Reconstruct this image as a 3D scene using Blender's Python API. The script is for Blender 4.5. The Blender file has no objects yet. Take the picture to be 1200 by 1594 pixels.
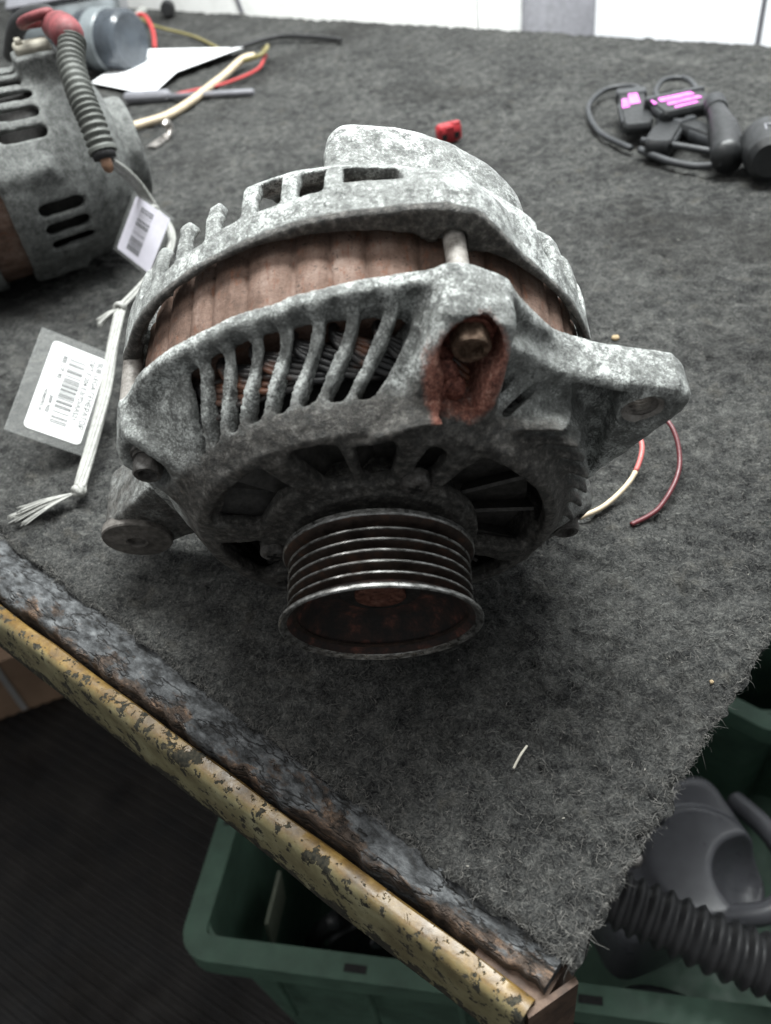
import bpy, math, random
import numpy as np
from mathutils import Vector, Matrix

# ------------------------------------------------------------------ camera, world, lamps, exposure
S = bpy.context.scene
COL = S.collection
random.seed(7)
RNG = np.random.default_rng(11)
MM = 0.001

cd = bpy.data.cameras.new('camera')
cam = bpy.data.objects.new('camera', cd)
COL.objects.link(cam)
S.camera = cam
cam.matrix_world = Matrix(((0.98819, 0.15321, 0.0, 0.0),
                           (-0.10203, 0.65810, -0.74599, 0.0),
                           (-0.11429, 0.73718, 0.66596, 0.241),
                           (0, 0, 0, 1)))
cd.sensor_fit = 'VERTICAL'
cd.sensor_height = 36.0
cd.lens = 36.0 * 1270.0 / 1594.0
cd.clip_start = 0.01
cd.clip_end = 50
cd.dof.use_dof = True
cd.dof.focus_distance = 0.285
cd.dof.aperture_fstop = cd.lens / 2.2

w = bpy.data.worlds.new('World')
S.world = w
w.use_nodes = True
w.node_tree.nodes['Background'].inputs[0].default_value = (0.95, 0.985, 1.0, 1)
w.node_tree.nodes['Background'].inputs[1].default_value = 0.27


def area_lamp(name, loc, target, sx, sy, power, color):
    l = bpy.data.lights.new(name, 'AREA')
    l.shape = 'RECTANGLE'
    l.size = sx
    l.size_y = sy
    l.energy = power
    l.color = color
    o = bpy.data.objects.new(name, l)
    COL.objects.link(o)
    o.location = loc
    o.rotation_euler = (Vector(target) - Vector(loc)).to_track_quat('-Z', 'Y').to_euler()
    return o


area_lamp('ceiling_lamp', (0.18, 0.86, 1.50), (0.08, 0.48, 0.0), 1.3, 0.40, 66.0, (0.965, 1.0, 0.99))
area_lamp('fill_lamp_front', (-0.95, 0.15, 1.50), (-0.1, 0.3, 0.0), 1.2, 0.30, 8.0, (1.0, 0.99, 0.97))  # added fill from the left for tag and near carpet, no known fixture
area_lamp('fill_lamp_near', (0.10, 0.30, 1.70), (0.0, 0.3, 0.0), 1.2, 0.30, 7.0, (0.98, 1.0, 0.98))  # added overhead fill that lifts the front bars and pulley, not a real fitting

S.view_settings.view_transform = 'Standard'
S.view_settings.look = 'None'
S.view_settings.gamma = 1
S.view_settings.exposure = 0.18
S.view_settings.use_curve_mapping = False
S.render.engine = 'CYCLES'
S.cycles.use_denoising = True
S.cycles.max_bounces = 6


# ------------------------------------------------------------------ helpers: objects
def link(o, parent=None):
    COL.objects.link(o)
    if parent is not None:
        o.parent = parent
    return o


def tag(o, label=None, cat=None, group=None, kind=None):
    if label:
        o['label'] = label
    if cat:
        o['category'] = cat
    if group:
        o['group'] = group
    if kind:
        o['kind'] = kind
    return o


def thing(name, label, cat, loc=(0, 0, 0), rot=None, group=None):
    o = bpy.data.objects.new(name, None)
    o.empty_display_size = 0.01
    COL.objects.link(o)
    o.location = loc
    if rot is not None:
        o.rotation_mode = 'QUATERNION'
        o.rotation_quaternion = rot.to_quaternion() if isinstance(rot, Matrix) else Matrix.Rotation(rot, 3, 'Z').to_quaternion()
    return tag(o, label, cat, group)


def mesh(name, V, F, mat, parent=None, smooth=True, loc=None, mats=None, fmat=None):
    """V in metres (n,3); F list of faces or (n,4)/(n,3) int array"""
    me = bpy.data.meshes.new(name)
    V = np.asarray(V, dtype=np.float32)
    if isinstance(F, np.ndarray):
        k = F.shape[1]
        me.vertices.add(len(V))
        me.vertices.foreach_set('co', V.ravel())
        me.loops.add(F.size)
        me.loops.foreach_set('vertex_index', F.astype(np.int32).ravel())
        me.polygons.add(len(F))
        me.polygons.foreach_set('loop_start', np.arange(0, F.size, k, dtype=np.int32))
        me.update(calc_edges=True)
        me.validate()
    else:
        me.from_pydata([tuple(map(float, v)) for v in V], [], F)
        me.update()
    for m in (mats or [mat]):
        me.materials.append(m)
    if smooth:
        me.polygons.foreach_set('use_smooth', np.ones(len(me.polygons), dtype=bool))
    if fmat is not None:
        me.polygons.foreach_set('material_index', np.asarray(fmat, dtype=np.int32))
    o = bpy.data.objects.new(name, me)
    link(o, parent)
    if loc is not None:
        o.location = loc
    return o


class MB:
    """collects simple shapes into one mesh, in mm"""

    def __init__(self):
        self.V = []
        self.F = []

    def add(self, V, F):
        n = len(self.V)
        self.V += [tuple(v) for v in V]
        self.F += [tuple(i + n for i in f) for f in F]
        return self

    def box(self, c, s, M=None, bev=0.0):
        hx, hy, hz = s[0] / 2, s[1] / 2, s[2] / 2
        b = min(bev, hx * .9, hy * .9, hz * .9)
        if b <= 0:
            V = [(x * hx, y * hy, z * hz) for x in (-1, 1) for y in (-1, 1) for z in (-1, 1)]
            F = [(0, 1, 3, 2), (4, 6, 7, 5), (0, 4, 5, 1), (2, 3, 7, 6), (0, 2, 6, 4), (1, 5, 7, 3)]
        else:
            # rings of an octagon footprint with chamfered top and bottom
            def ring(ix, iy, z):
                bb = b
                return [(-ix + bb, -iy, z), (ix - bb, -iy, z), (ix, -iy + bb, z), (ix, iy - bb, z),
                        (ix - bb, iy, z), (-ix + bb, iy, z), (-ix, iy - bb, z), (-ix, -iy + bb, z)]
            V = ring(hx - b * .6, hy - b * .6, -hz) + ring(hx, hy, -hz + b) + ring(hx, hy, hz - b) + ring(hx - b * .6, hy - b * .6, hz)
            F = [tuple(range(7, -1, -1)), tuple(range(24, 32))]
            for k in range(3):
                for i in range(8):
                    j = (i + 1) % 8
                    F.append((k * 8 + i, k * 8 + j, k * 8 + 8 + j, k * 8 + 8 + i))
        c = Vector(c)
        V = [(M @ Vector(v) if M else Vector(v)) + c for v in V]
        return self.add(V, F)

    def tube(self, pts, r, n=8, closed=False, caps=True):
        P = np.asarray(pts, float)
        m = len(P)
        R = np.full(m, r) if np.isscalar(r) else np.asarray(r, float)
        T = np.gradient(P, axis=0)
        if closed:
            T = np.roll(P, -1, 0) - np.roll(P, 1, 0)
        T /= np.linalg.norm(T, axis=1)[:, None] + 1e-9
        u = np.cross(T[0], (0, 0, 1.0))
        if np.linalg.norm(u) < .1:
            u = np.cross(T[0], (0, 1.0, 0))
        V = []
        for i in range(m):
            u = u - T[i] * (u @ T[i])
            u /= np.linalg.norm(u) + 1e-9
            v = np.cross(T[i], u)
            for k in range(n):
                a = 2 * math.pi * k / n
                V.append(P[i] + R[i] * (math.cos(a) * u + math.sin(a) * v))
        F = []
        for i in range(m if closed else m - 1):
            i2 = (i + 1) % m
            for k in range(n):
                k2 = (k + 1) % n
                F.append((i * n + k, i2 * n + k, i2 * n + k2, i * n + k2))
        if caps and not closed:
            F.append(tuple(range(n)))
            F.append(tuple((m - 1) * n + k for k in range(n - 1, -1, -1)))
        return self.add(V, F)

    def lathe(self, prof, n=64, c=(0, 0, 0), rfun=None):
        """profile of (r, y) about the y axis"""
        V = []
        for (r, y) in prof:
            for k in range(n):
                a = 2 * math.pi * k / n
                rr = r if rfun is None else rfun(r, y, a)
                V.append((c[0] + rr * math.sin(a), c[1] + y, c[2] + rr * math.cos(a)))
        F = []
        for i in range(len(prof) - 1):
            for k in range(n):
                k2 = (k + 1) % n
                F.append((i * n + k, i * n + k2, (i + 1) * n + k2, (i + 1) * n + k))
        return self.add(V, F)

    def prism(self, poly, y0, y1):
        """polygon in (x, z) extruded along y"""
        n = len(poly)
        V = [(x, y0, z) for x, z in poly] + [(x, y1, z) for x, z in poly]
        F = [tuple(range(n)), tuple(range(2 * n - 1, n - 1, -1))]
        for i in range(n):
            j = (i + 1) % n
            F.append((i, n + i, n + j, j))
        return self.add(V, F)

    def slab(self, poly, z0, z1):
        """polygon in (x, y) extruded along z"""
        n = len(poly)
        V = [(x, y, z0) for x, y in poly] + [(x, y, z1) for x, y in poly]
        F = [tuple(range(n - 1, -1, -1)), tuple(range(n, 2 * n))]
        for i in range(n):
            j = (i + 1) % n
            F.append((i, j, n + j, n + i))
        return self.add(V, F)

    def build(self, name, mat, parent=None, smooth=False, loc=None, auto=None):
        o = mesh(name, np.array(self.V) * MM, self.F, mat, parent, smooth or auto is not None, loc)
        if auto is not None:
            o.data.set_sharp_from_angle(angle=math.radians(auto))
        return o


def spline(pts, n=10, closed=False):
    """Catmull-Rom through pts"""
    P = np.asarray(pts, float)
    m = len(P)
    out = []
    for i in range(m if closed else m - 1):
        if closed:
            p0, p1, p2, p3 = P[(i - 1) % m], P[i], P[(i + 1) % m], P[(i + 2) % m]
        else:
            p0, p1, p2, p3 = P[max(i - 1, 0)], P[i], P[i + 1], P[min(i + 2, m - 1)]
        for k in range(n):
            t = k / n
            out.append(.5 * ((2 * p1) + (-p0 + p2) * t + (2 * p0 - 5 * p1 + 4 * p2 - p3) * t * t + (-p0 + 3 * p1 - 3 * p2 + p3) * t ** 3))
    if not closed:
        out.append(P[-1])
    return np.array(out)


# ------------------------------------------------------------------ helpers: signed distance castings
def sd_poly(poly, R, Y):
    P = np.asarray(poly, float)
    d = np.full(R.shape, 1e9)
    s = np.ones(R.shape)
    n = len(P)
    for i in range(n):
        a, b = P[i], P[i - 1]
        e = b - a
        wx, wy = R - a[0], Y - a[1]
        t = np.clip((wx * e[0] + wy * e[1]) / (e @ e + 1e-12), 0, 1)
        d = np.minimum(d, (wx - e[0] * t) ** 2 + (wy - e[1] * t) ** 2)
        c1 = Y >= a[1]
        c2 = Y < b[1]
        c3 = e[0] * wy > e[1] * wx
        s = np.where((c1 & c2 & c3) | (~c1 & ~c2 & ~c3), -s, s)
    return s * np.sqrt(d)


class Table2:
    """a 2-D polygon distance looked up bilinearly"""

    def __init__(self, poly, a0, a1, b0, b1, h=0.4):
        self.a0, self.b0, self.h = a0, b0, h
        A, B = np.meshgrid(np.arange(a0, a1 + h, h), np.arange(b0, b1 + h, h), indexing='ij')
        self.T = sd_poly(poly, A, B).astype(np.float32)

    def __call__(self, A, B):
        x = np.clip((A - self.a0) / self.h, 0, self.T.shape[0] - 1.001)
        y = np.clip((B - self.b0) / self.h, 0, self.T.shape[1] - 1.001)
        i = x.astype(np.int32)
        j = y.astype(np.int32)
        fx, fy = x - i, y - j
        T = self.T
        return (T[i, j] * (1 - fx) + T[i + 1, j] * fx) * (1 - fy) + (T[i, j + 1] * (1 - fx) + T[i + 1, j + 1] * fx) * fy


def smin(a, b, k):
    h = np.clip(.5 + .5 * (b - a) / k, 0, 1)
    return b * (1 - h) + a * h - k * h * (1 - h)


def smax(a, b, k):
    return -smin(-a, -b, k)


def grid_noise(shape, step, seed):
    """smooth random field on a voxel grid, about -1..1"""
    r = np.random.default_rng(seed)
    c = [int(s / step) + 3 for s in shape]
    A = r.uniform(-1, 1, c).astype(np.float32)
    for ax in range(3):
        x = np.arange(shape[ax]) / step
        i = x.astype(int)
        f = (x - i).astype(np.float32)
        f = f * f * (3 - 2 * f)
        sh = [1, 1, 1]
        sh[ax] = -1
        f = f.reshape(sh)
        A = np.take(A, i, axis=ax) * (1 - f) + np.take(A, i + 1, axis=ax) * f
    return A


def surface_net(D, o, h):
    """dual mesh of the zero level; returns verts (mm) and quads"""
    Sg = D < 0
    nx, ny, nz = D.shape
    cnt = np.zeros((nx - 1, ny - 1, nz - 1), np.int8)
    offs = [(i, j, k) for i in (0, 1) for j in (0, 1) for k in (0, 1)]
    for i, j, k in offs:
        cnt += Sg[i:nx - 1 + i, j:ny - 1 + j, k:nz - 1 + k]
    mask = (cnt > 0) & (cnt < 8)
    I = np.argwhere(mask)
    ids = np.full(mask.shape, -1, np.int32)
    ids[mask] = np.arange(len(I))
    val = {f: D[I[:, 0] + f[0], I[:, 1] + f[1], I[:, 2] + f[2]] for f in offs}
    acc = np.zeros((len(I), 3))
    num = np.zeros(len(I))
    for a in offs:
        for ax in range(3):
            if a[ax] == 0:
                b = list(a)
                b[ax] = 1
                b = tuple(b)
                v0, v1 = val[a], val[b]
                m = (v0 < 0) != (v1 < 0)
                t = np.where(m, v0 / np.where(m, v0 - v1, 1), 0)
                p = np.array(a, float)[None].repeat(len(I), 0)
                p[:, ax] = t
                acc += p * m[:, None]
                num += m
    V = (I + acc / num[:, None]) * h + np.array(o)
    Q = []
    for ax in range(3):
        sl0 = [slice(None)] * 3
        sl1 = [slice(None)] * 3
        sl0[ax] = slice(0, -1)
        sl1[ax] = slice(1, None)
        ch = Sg[tuple(sl0)] != Sg[tuple(sl1)]
        E_ = np.argwhere(ch)
        b, c = (ax + 1) % 3, (ax + 2) % 3
        ok = (E_[:, b] > 0) & (E_[:, c] > 0) & (E_[:, b] < D.shape[b] - 1) & (E_[:, c] < D.shape[c] - 1)
        E_ = E_[ok]
        ins = Sg[E_[:, 0], E_[:, 1], E_[:, 2]]

        def cell(db, dc):
            X = E_.copy()
            X[:, b] += db
            X[:, c] += dc
            return ids[X[:, 0], X[:, 1], X[:, 2]]
        q = np.stack([cell(-1, -1), cell(0, -1), cell(0, 0), cell(-1, 0)], 1)
        q[~ins] = q[~ins][:, ::-1]
        Q.append(q)
    return V, np.concatenate(Q)


def casting(name, fn, lo, hi, h, mat, parent, loc=None, attr=None):
    ax = [np.arange(lo[i], hi[i] + h, h, dtype=np.float32) for i in range(3)]
    X, Y, Z = np.meshgrid(*ax, indexing='ij')
    D = fn(X, Y, Z)
    V, Q = surface_net(D, lo, h)
    o = mesh(name, V * MM, Q, mat, parent, True, loc)
    if attr:
        for an, af in attr.items():
            at = o.data.attributes.new(an, 'FLOAT', 'POINT')
            at.data.foreach_set('value', af(V).astype(np.float32))
    return o


# ------------------------------------------------------------------ helpers: value noise in 2-D for sheets
def vnoise(x, y, seed):
    r = np.random.default_rng(seed)
    A = r.uniform(-1, 1, (257, 257))
    i = np.floor(x).astype(int)
    j = np.floor(y).astype(int)
    fx, fy = x - i, y - j
    fx = fx * fx * (3 - 2 * fx)
    fy = fy * fy * (3 - 2 * fy)
    i %= 256
    j %= 256
    return (A[i, j] * (1 - fx) + A[i + 1, j] * fx) * (1 - fy) + (A[i, j + 1] * (1 - fx) + A[i + 1, j + 1] * fx) * fy


# ------------------------------------------------------------------ helpers: materials
class Nodes:
    def __init__(self, name):
        self.m = bpy.data.materials.new(name)
        self.m.use_nodes = True
        self.t = self.m.node_tree
        self.b = self.t.nodes['Principled BSDF']
        self.coord = self.t.nodes.new('ShaderNodeTexCoord').outputs['Object']

    def put(self, sock, v):
        if isinstance(v, bpy.types.NodeSocket):
            self.t.links.new(v, sock)
        elif isinstance(v, (tuple, list)) and len(v) == 3 and len(sock.default_value) == 4:
            sock.default_value = (*v, 1)
        else:
            sock.default_value = v

    def noise(self, scale, detail=4, rough=.6, vec=None, dist=0.0):
        n = self.t.nodes.new('ShaderNodeTexNoise')
        self.put(n.inputs['Vector'], vec or self.coord)
        n.inputs['Scale'].default_value = scale
        n.inputs['Detail'].default_value = detail
        n.inputs['Roughness'].default_value = rough
        n.inputs['Distortion'].default_value = dist
        return n.outputs['Fac']

    def voronoi(self, scale, vec=None, feature='F1'):
        n = self.t.nodes.new('ShaderNodeTexVoronoi')
        n.feature = feature
        self.put(n.inputs['Vector'], vec or self.coord)
        n.inputs['Scale'].default_value = scale
        return n.outputs['Distance']

    def wave(self, scale, vec=None, dist=0.0, direction='X'):
        n = self.t.nodes.new('ShaderNodeTexWave')
        n.bands_direction = direction
        self.put(n.inputs['Vector'], vec or self.coord)
        n.inputs['Scale'].default_value = scale
        n.inputs['Distortion'].default_value = dist
        return n.outputs['Fac']

    def scaled(self, s, rot=(0, 0, 0)):
        n = self.t.nodes.new('ShaderNodeMapping')
        self.put(n.inputs['Vector'], self.coord)
        n.inputs['Scale'].default_value = s
        n.inputs['Rotation'].default_value = rot
        return n.outputs[0]

    def attr(self, name):
        n = self.t.nodes.new('ShaderNodeAttribute')
        n.attribute_name = name
        return n.outputs['Fac']

    def ramp(self, fac, stops):
        n = self.t.nodes.new('ShaderNodeValToRGB')
        self.put(n.inputs[0], fac)
        e = n.color_ramp.elements
        while len(e) < len(stops):
            e.new(.5)
        for el, (p, c) in zip(e, stops):
            el.position = p
            el.color = (*c, 1) if isinstance(c, tuple) else (c, c, c, 1)
        return n.outputs[0]

    def mix(self, fac, a, b, mode='MIX'):
        n = self.t.nodes.new('ShaderNodeMix')
        n.data_type = 'RGBA'
        n.blend_type = mode
        self.put(n.inputs[0], fac)
        self.put(n.inputs[6], a)
        self.put(n.inputs[7], b)
        return n.outputs[2]

    def math(self, op, a, b=0.0, c=0.0):
        n = self.t.nodes.new('ShaderNodeMath')
        n.operation = op
        self.put(n.inputs[0], a)
        self.put(n.inputs[1], b)
        self.put(n.inputs[2], c)
        return n.outputs[0]

    def rng(self, v, a, b, c=0.0, d=1.0):
        n = self.t.nodes.new('ShaderNodeMapRange')
        self.put(n.inputs[0], v)
        for i, x in enumerate((a, b, c, d)):
            n.inputs[i + 1].default_value = x
        return n.outputs[0]

    def bump(self, h, strength, dist):
        n = self.t.nodes.new('ShaderNodeBump')
        self.put(n.inputs['Height'], h)
        n.inputs['Strength'].default_value = strength
        n.inputs['Distance'].default_value = dist
        self.t.links.new(n.outputs[0], self.b.inputs['Normal'])

    def set(self, **kw):
        for k, v in kw.items():
            self.put(self.b.inputs[{'color': 'Base Color', 'rough': 'Roughness', 'metal': 'Metallic', 'alpha': 'Alpha',
                                    'trans': 'Transmission Weight', 'ior': 'IOR', 'spec': 'Specular IOR Level', 'coat': 'Coat Weight', 'sheen': 'Sheen Weight'}[k]], v)
        return self.m


def plain(name, color, rough=.5, metal=0.0, var=.25, scale=150, bump=.15):
    """a paint or plastic with uneven tone, scuffs and fine relief"""
    n = Nodes(name)
    f = n.noise(scale, 5, .65)
    c2 = tuple(min(1, x * (1 + var)) for x in color)
    c1 = tuple(x * (1 - var) for x in color)
    n.set(color=n.ramp(f, [(.3, c1), (.7, c2)]), rough=n.rng(n.noise(scale * 2.3, 3), .3, .7, max(.05, rough - .12), min(1, rough + .12)), metal=metal)
    n.bump(n.noise(scale * 4, 4), bump, .0006)
    return n.m


def alu_material(name, bright=1.0, main=True):
    """old cast aluminium: grey skin, powdery white oxide in patches, fine grain, rubbed edges, oily dirt and some painted shade where marked"""
    n = Nodes(name)
    s = bright
    big = n.noise(30, 4, .6)
    mid = n.noise(230, 6, .72)
    grain = n.noise(1150, 5, .75)
    fine = n.noise(2300, 3, .7)
    skin = n.ramp(n.math('ADD', n.math('MULTIPLY', mid, .55), n.math('MULTIPLY', grain, .45)),
                  [(.38, (.070 * s, .073 * s, .069 * s)), (.47, (.165 * s, .171 * s, .164 * s)), (.54, (.255 * s, .264 * s, .254 * s)), (.65, (.38 * s, .392 * s, .378 * s))])
    ox = n.math('ADD', n.math('MULTIPLY', grain, .62), n.math('ADD', n.math('MULTIPLY', fine, .30), n.math('MULTIPLY', n.math('SUBTRACT', n.math('ADD', big, mid), 1.0), .62 if main else .2)))
    oxide = n.rng(ox, .475, .60, 0, .78 if main else .4)
    col = n.mix(oxide, skin, (.66 * s, .685 * s, .665 * s))
    pits = n.rng(n.noise(420, 4, .6, dist=.8), .32, .39, .75 if main else .3, 0)
    col = n.mix(pits, col, (.045, .047, .045))
    geo = n.t.nodes.new('ShaderNodeNewGeometry')
    edge = n.rng(geo.outputs['Pointiness'], .525, .60, 0, .45)
    col = n.mix(edge, col, (.52 * s, .54 * s, .525 * s))
    rough = n.rng(grain, .3, .7, .36, .66)
    if main:
        g = n.attr('grime_shade')
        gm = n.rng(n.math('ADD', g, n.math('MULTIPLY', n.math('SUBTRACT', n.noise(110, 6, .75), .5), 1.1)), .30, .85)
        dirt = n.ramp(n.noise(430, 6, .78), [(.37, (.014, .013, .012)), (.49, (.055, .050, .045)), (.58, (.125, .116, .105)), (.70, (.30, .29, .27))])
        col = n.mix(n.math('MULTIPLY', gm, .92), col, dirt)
        p = n.attr('paint')
        pm = n.rng(n.math('ADD', p, n.math('MULTIPLY', n.math('SUBTRACT', n.noise(260, 6, .8), .5), .9)), .36, .66)
        red = n.ramp(n.noise(800, 5, .8), [(.34, (.060, .022, .016)), (.46, (.20, .068, .048)), (.56, (.36, .150, .105)), (.68, (.60, .40, .32))])
        col = n.mix(n.math('MULTIPLY', pm, .94), col, red)
    n.set(color=col, rough=rough, metal=.30, spec=.5)
    n.bump(n.math('ADD', n.math('MULTIPLY', grain, 1.0), n.math('ADD', n.math('MULTIPLY', mid, .8), n.math('MULTIPLY', fine, .35))), .65, .0012)
    return n.m


def rust_material(name, a, b, c, rough=.8, scale=200, metal=0.0):
    n = Nodes(name)
    f = n.noise(scale, 6, .7)
    n.set(color=n.ramp(f, [(.33, a), (.5, b), (.68, c)]), rough=rough, spec=.25, metal=metal)
    n.bump(n.noise(scale * 5, 4, .7), .4, .0006)
    return n.m


M = {}
M['alu'] = alu_material('corroded_aluminium', 1.18)
M['alu_far'] = alu_material('grey_cast_aluminium', .70, False)

n = Nodes('rusty_stator_steel')
lam = n.wave(620, None, .3, 'Y')
f = n.noise(60, 6, .7)
streak = n.noise(170, 6, .72, vec=n.scaled((1, .12, 1)))
col = n.ramp(n.math('ADD', n.math('MULTIPLY', f, .6), n.math('MULTIPLY', streak, .4)), [(.35, (.055, .034, .026)), (.47, (.130, .082, .062)), (.56, (.195, .132, .106)), (.68, (.29, .225, .19))])
col = n.mix(n.rng(n.noise(520, 5, .75, vec=n.scaled((1, .3, 1))), .55, .66, 0, .8), col, (.155, .062, .034))
col = n.mix(n.rng(n.noise(800, 4, .6, dist=1.5), .60, .66), col, (.04, .028, .022))
col = n.mix(n.rng(lam, .0, .25, .15, 0), col, (.05, .034, .027))
n.set(color=col, rough=.8, spec=.25)
n.bump(n.math('ADD', n.math('MULTIPLY', lam, .15), n.math('ADD', n.noise(700, 4), n.math('MULTIPLY', streak, .6))), .55, .0008)
M['stator'] = n.m

n = Nodes('varnished_copper_wire')
f = n.noise(60, 4, .6)
n.set(color=n.ramp(f, [(.44, (.020, .020, .021)), (.54, (.055, .050, .048)), (.62, (.17, .075, .045)), (.74, (.34, .16, .095))]), rough=.3, spec=.5)
n.bump(n.noise(900, 3), .3, .0005)
M['wire_copper'] = n.m

M['steel_dark'] = plain('blackened_steel', (.045, .042, .040), .5, .6, .4, 300)
n = Nodes('pulley_steel')
n.set(color=n.ramp(n.noise(160, 6, .7), [(.35, (.018, .013, .011)), (.55, (.050, .036, .030)), (.72, (.11, .055, .035))]), rough=n.rng(n.noise(500, 4), .3, .7, .35, .65), metal=.55)
n.bump(n.noise(1500, 4), .25, .0004)
M['pulley'] = n.m
n = Nodes('worn_steel_edge')
n.set(color=n.ramp(n.noise(300, 5, .7, vec=n.scaled((1, 4, 1))), [(.36, (.08, .078, .075)), (.5, (.27, .27, .26)), (.66, (.58, .58, .57))]), rough=n.rng(n.noise(700, 4), .3, .7, .22, .5), metal=.9)
M['pulley_edge'] = n.m
n = Nodes('pulley_inside_rust')
n.set(color=n.ramp(n.noise(140, 6, .7), [(.42, (.012, .009, .008)), (.56, (.035, .017, .013)), (.68, (.13, .045, .030)), (.8, (.20, .09, .06))]), rough=.8)
n.bump(n.noise(900, 4), .4, .0006)
M['pulley_rust'] = n.m
M['bolt_brass'] = rust_material('plated_bolt', (.055, .035, .025), (.155, .105, .075), (.36, .27, .20), .42, 500, .6)
M['bolt_dark'] = rust_material('oily_bolt', (.02, .019, .018), (.07, .065, .06), (.16, .155, .15), .45, 350)
M['stud'] = rust_material('grey_stud_steel', (.10, .09, .08), (.27, .25, .23), (.40, .38, .35), .45, 300)
M['bushing'] = rust_material('dull_bushing_steel', (.07, .063, .057), (.125, .115, .105), (.20, .185, .17), .6, 260)
M['nut_rust'] = rust_material('rusty_nut', (.045, .018, .013), (.12, .048, .033), (.22, .11, .08), .6, 400)
M['red_paint'] = rust_material('red_marking_paint', (.045, .018, .014), (.15, .052, .038), (.34, .15, .11), .5, 800)
M['rotor'] = plain('dirty_rotor_steel', (.016, .015, .014), .7, .2, .5, 200)
M['fan'] = plain('dusty_fan_steel', (.055, .052, .048), .65, .1, .5, 300)

# ------------------------------------------------------------------ setting: carpet on the bench, floor, wall
O = np.array([31.0, 79.0])  # bench corner; like most positions below, back-projected from image pixels beforehand
D2 = np.array([0.7173, 0.6967])   # along the short bench edge, away from the viewer to the right
D1 = np.array([-0.6968, 0.7173])  # along the long bench edge, away from the viewer to the left


def bw(u, v, z=0.0):
    p = O + u * D2 + v * D1
    return (p[0], p[1], z)


n = Nodes('matted_grey_carpet')
big = n.noise(16, 4, .6)
clump = n.noise(120, 5, .7)
fib = n.noise(520, 6, .75, vec=n.scaled((1, 1.0, 1)), dist=1.6)
f = n.math('ADD', n.math('MULTIPLY', clump, .36), n.math('ADD', n.math('MULTIPLY', fib, .64), n.math('MULTIPLY', n.math('SUBTRACT', big, .5), .18)))
col = n.ramp(f, [(.39, (.016, .016, .017)), (.47, (.054, .054, .055)), (.54, (.100, .099, .098)), (.62, (.19, .187, .182))])
col = n.mix(1.0, col, (.97, .985, .95), 'MULTIPLY')
col = n.mix(n.rng(n.noise(60, 4, .6), .60, .74, 0, .4), col, (.070, .060, .043))
col = n.mix(n.rng(n.noise(42, 4, .6), .64, .76, 0, .4), col, (.055, .068, .060))
stain = n.noise(6.5, 5, .6, dist=.4)
col = n.mix(n.rng(stain, .54, .64, 0, .5), col, (.022, .021, .020))
n.set(color=col, rough=.95, spec=.1)
n.bump(n.math('ADD', n.math('MULTIPLY', clump, .6), fib), .9, .0030)
M['carpet'] = n.m


def stretch(a, b, n0, p):
    t = np.linspace(0, 1, n0)
    return a + (b - a) * t ** p


us = stretch(0, 850, 520, 1.8)
vs = stretch(0, 1900, 680, 2.1)
UU, VV = np.meshgrid(us, vs, indexing='ij')
edge_u = 1.6 * vnoise(VV / 14.0, VV * 0 + 3, 5) + .8 * vnoise(VV / 4.0, VV * 0 + 9, 6)
edge_v = 2.2 * vnoise(UU / 11.0, UU * 0 + 3, 15) + 1.3 * vnoise(UU / 3.5, UU * 0 + 9, 16)
fu = np.clip(1 - UU / 12.0, 0, 1)
fv = np.clip(1 - VV / 12.0, 0, 1)
U2 = UU + edge_u * fu
V2 = VV + edge_v * fv
ZZ = .95 * vnoise(UU / 9, VV / 9, 21) + .70 * vnoise(UU / 4.2, VV / 4.2, 22) + .50 * vnoise(UU / 2.2, VV / 2.2, 23) + 1.0 * vnoise(UU / 60, VV / 60, 24) - 2.6 * np.clip(vnoise(UU / 7, VV / 11, 27) - .25, 0, 1) - 1.4 * np.clip(vnoise(UU / 3.2, VV / 3.8, 28) - .2, 0, 1)
ZZ -= 2.2 * (np.clip(1 - UU / 4.0, 0, 1) ** 2 + np.clip(1 - VV / 4.0, 0, 1) ** 2)
ZZ -= .6
PX = O[0] + U2 * D2[0] + V2 * D1[0]
PY = O[1] + U2 * D2[1] + V2 * D1[1]
nu, nv = UU.shape
Vc = np.stack([PX, PY, ZZ], -1).reshape(-1, 3)
ii, jj = np.meshgrid(np.arange(nu - 1), np.arange(nv - 1), indexing='ij')
q = (ii * nv + jj).ravel()
Fc = np.stack([q, q + nv, q + nv + 1, q + 1], 1)
# skirt: the cut edge of the carpet goes down to the board
ring = np.concatenate([np.arange(nv)[::-1], np.arange(1, nu) * nv])
Vs = Vc[ring].copy()
Vs[:, 2] = -5.0
Vs[:, :2] += (np.array([300., 400.]) - Vs[:, :2]) * .006
nb = len(Vc)
k = np.arange(len(ring) - 1)
Fs = np.stack([ring[k], ring[k + 1], nb + k + 1, nb + k], 1)
carpet = mesh('carpet', np.concatenate([Vc, Vs]) * MM, np.concatenate([Fc, Fs]), M['carpet'])
tag(carpet, 'matted dark grey carpet covering the workbench', 'carpet', kind='structure')


def carpet_z(u, v):
    u = np.asarray(u, float)
    v = np.asarray(v, float)
    return .95 * vnoise(u / 9, v / 9, 21) + .70 * vnoise(u / 4.2, v / 4.2, 22) + .50 * vnoise(u / 2.2, v / 2.2, 23) + 1.0 * vnoise(u / 60, v / 60, 24) - 2.6 * np.clip(vnoise(u / 7, v / 11, 27) - .25, 0, 1) - 1.4 * np.clip(vnoise(u / 3.2, v / 3.8, 28) - .2, 0, 1) - .6


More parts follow.
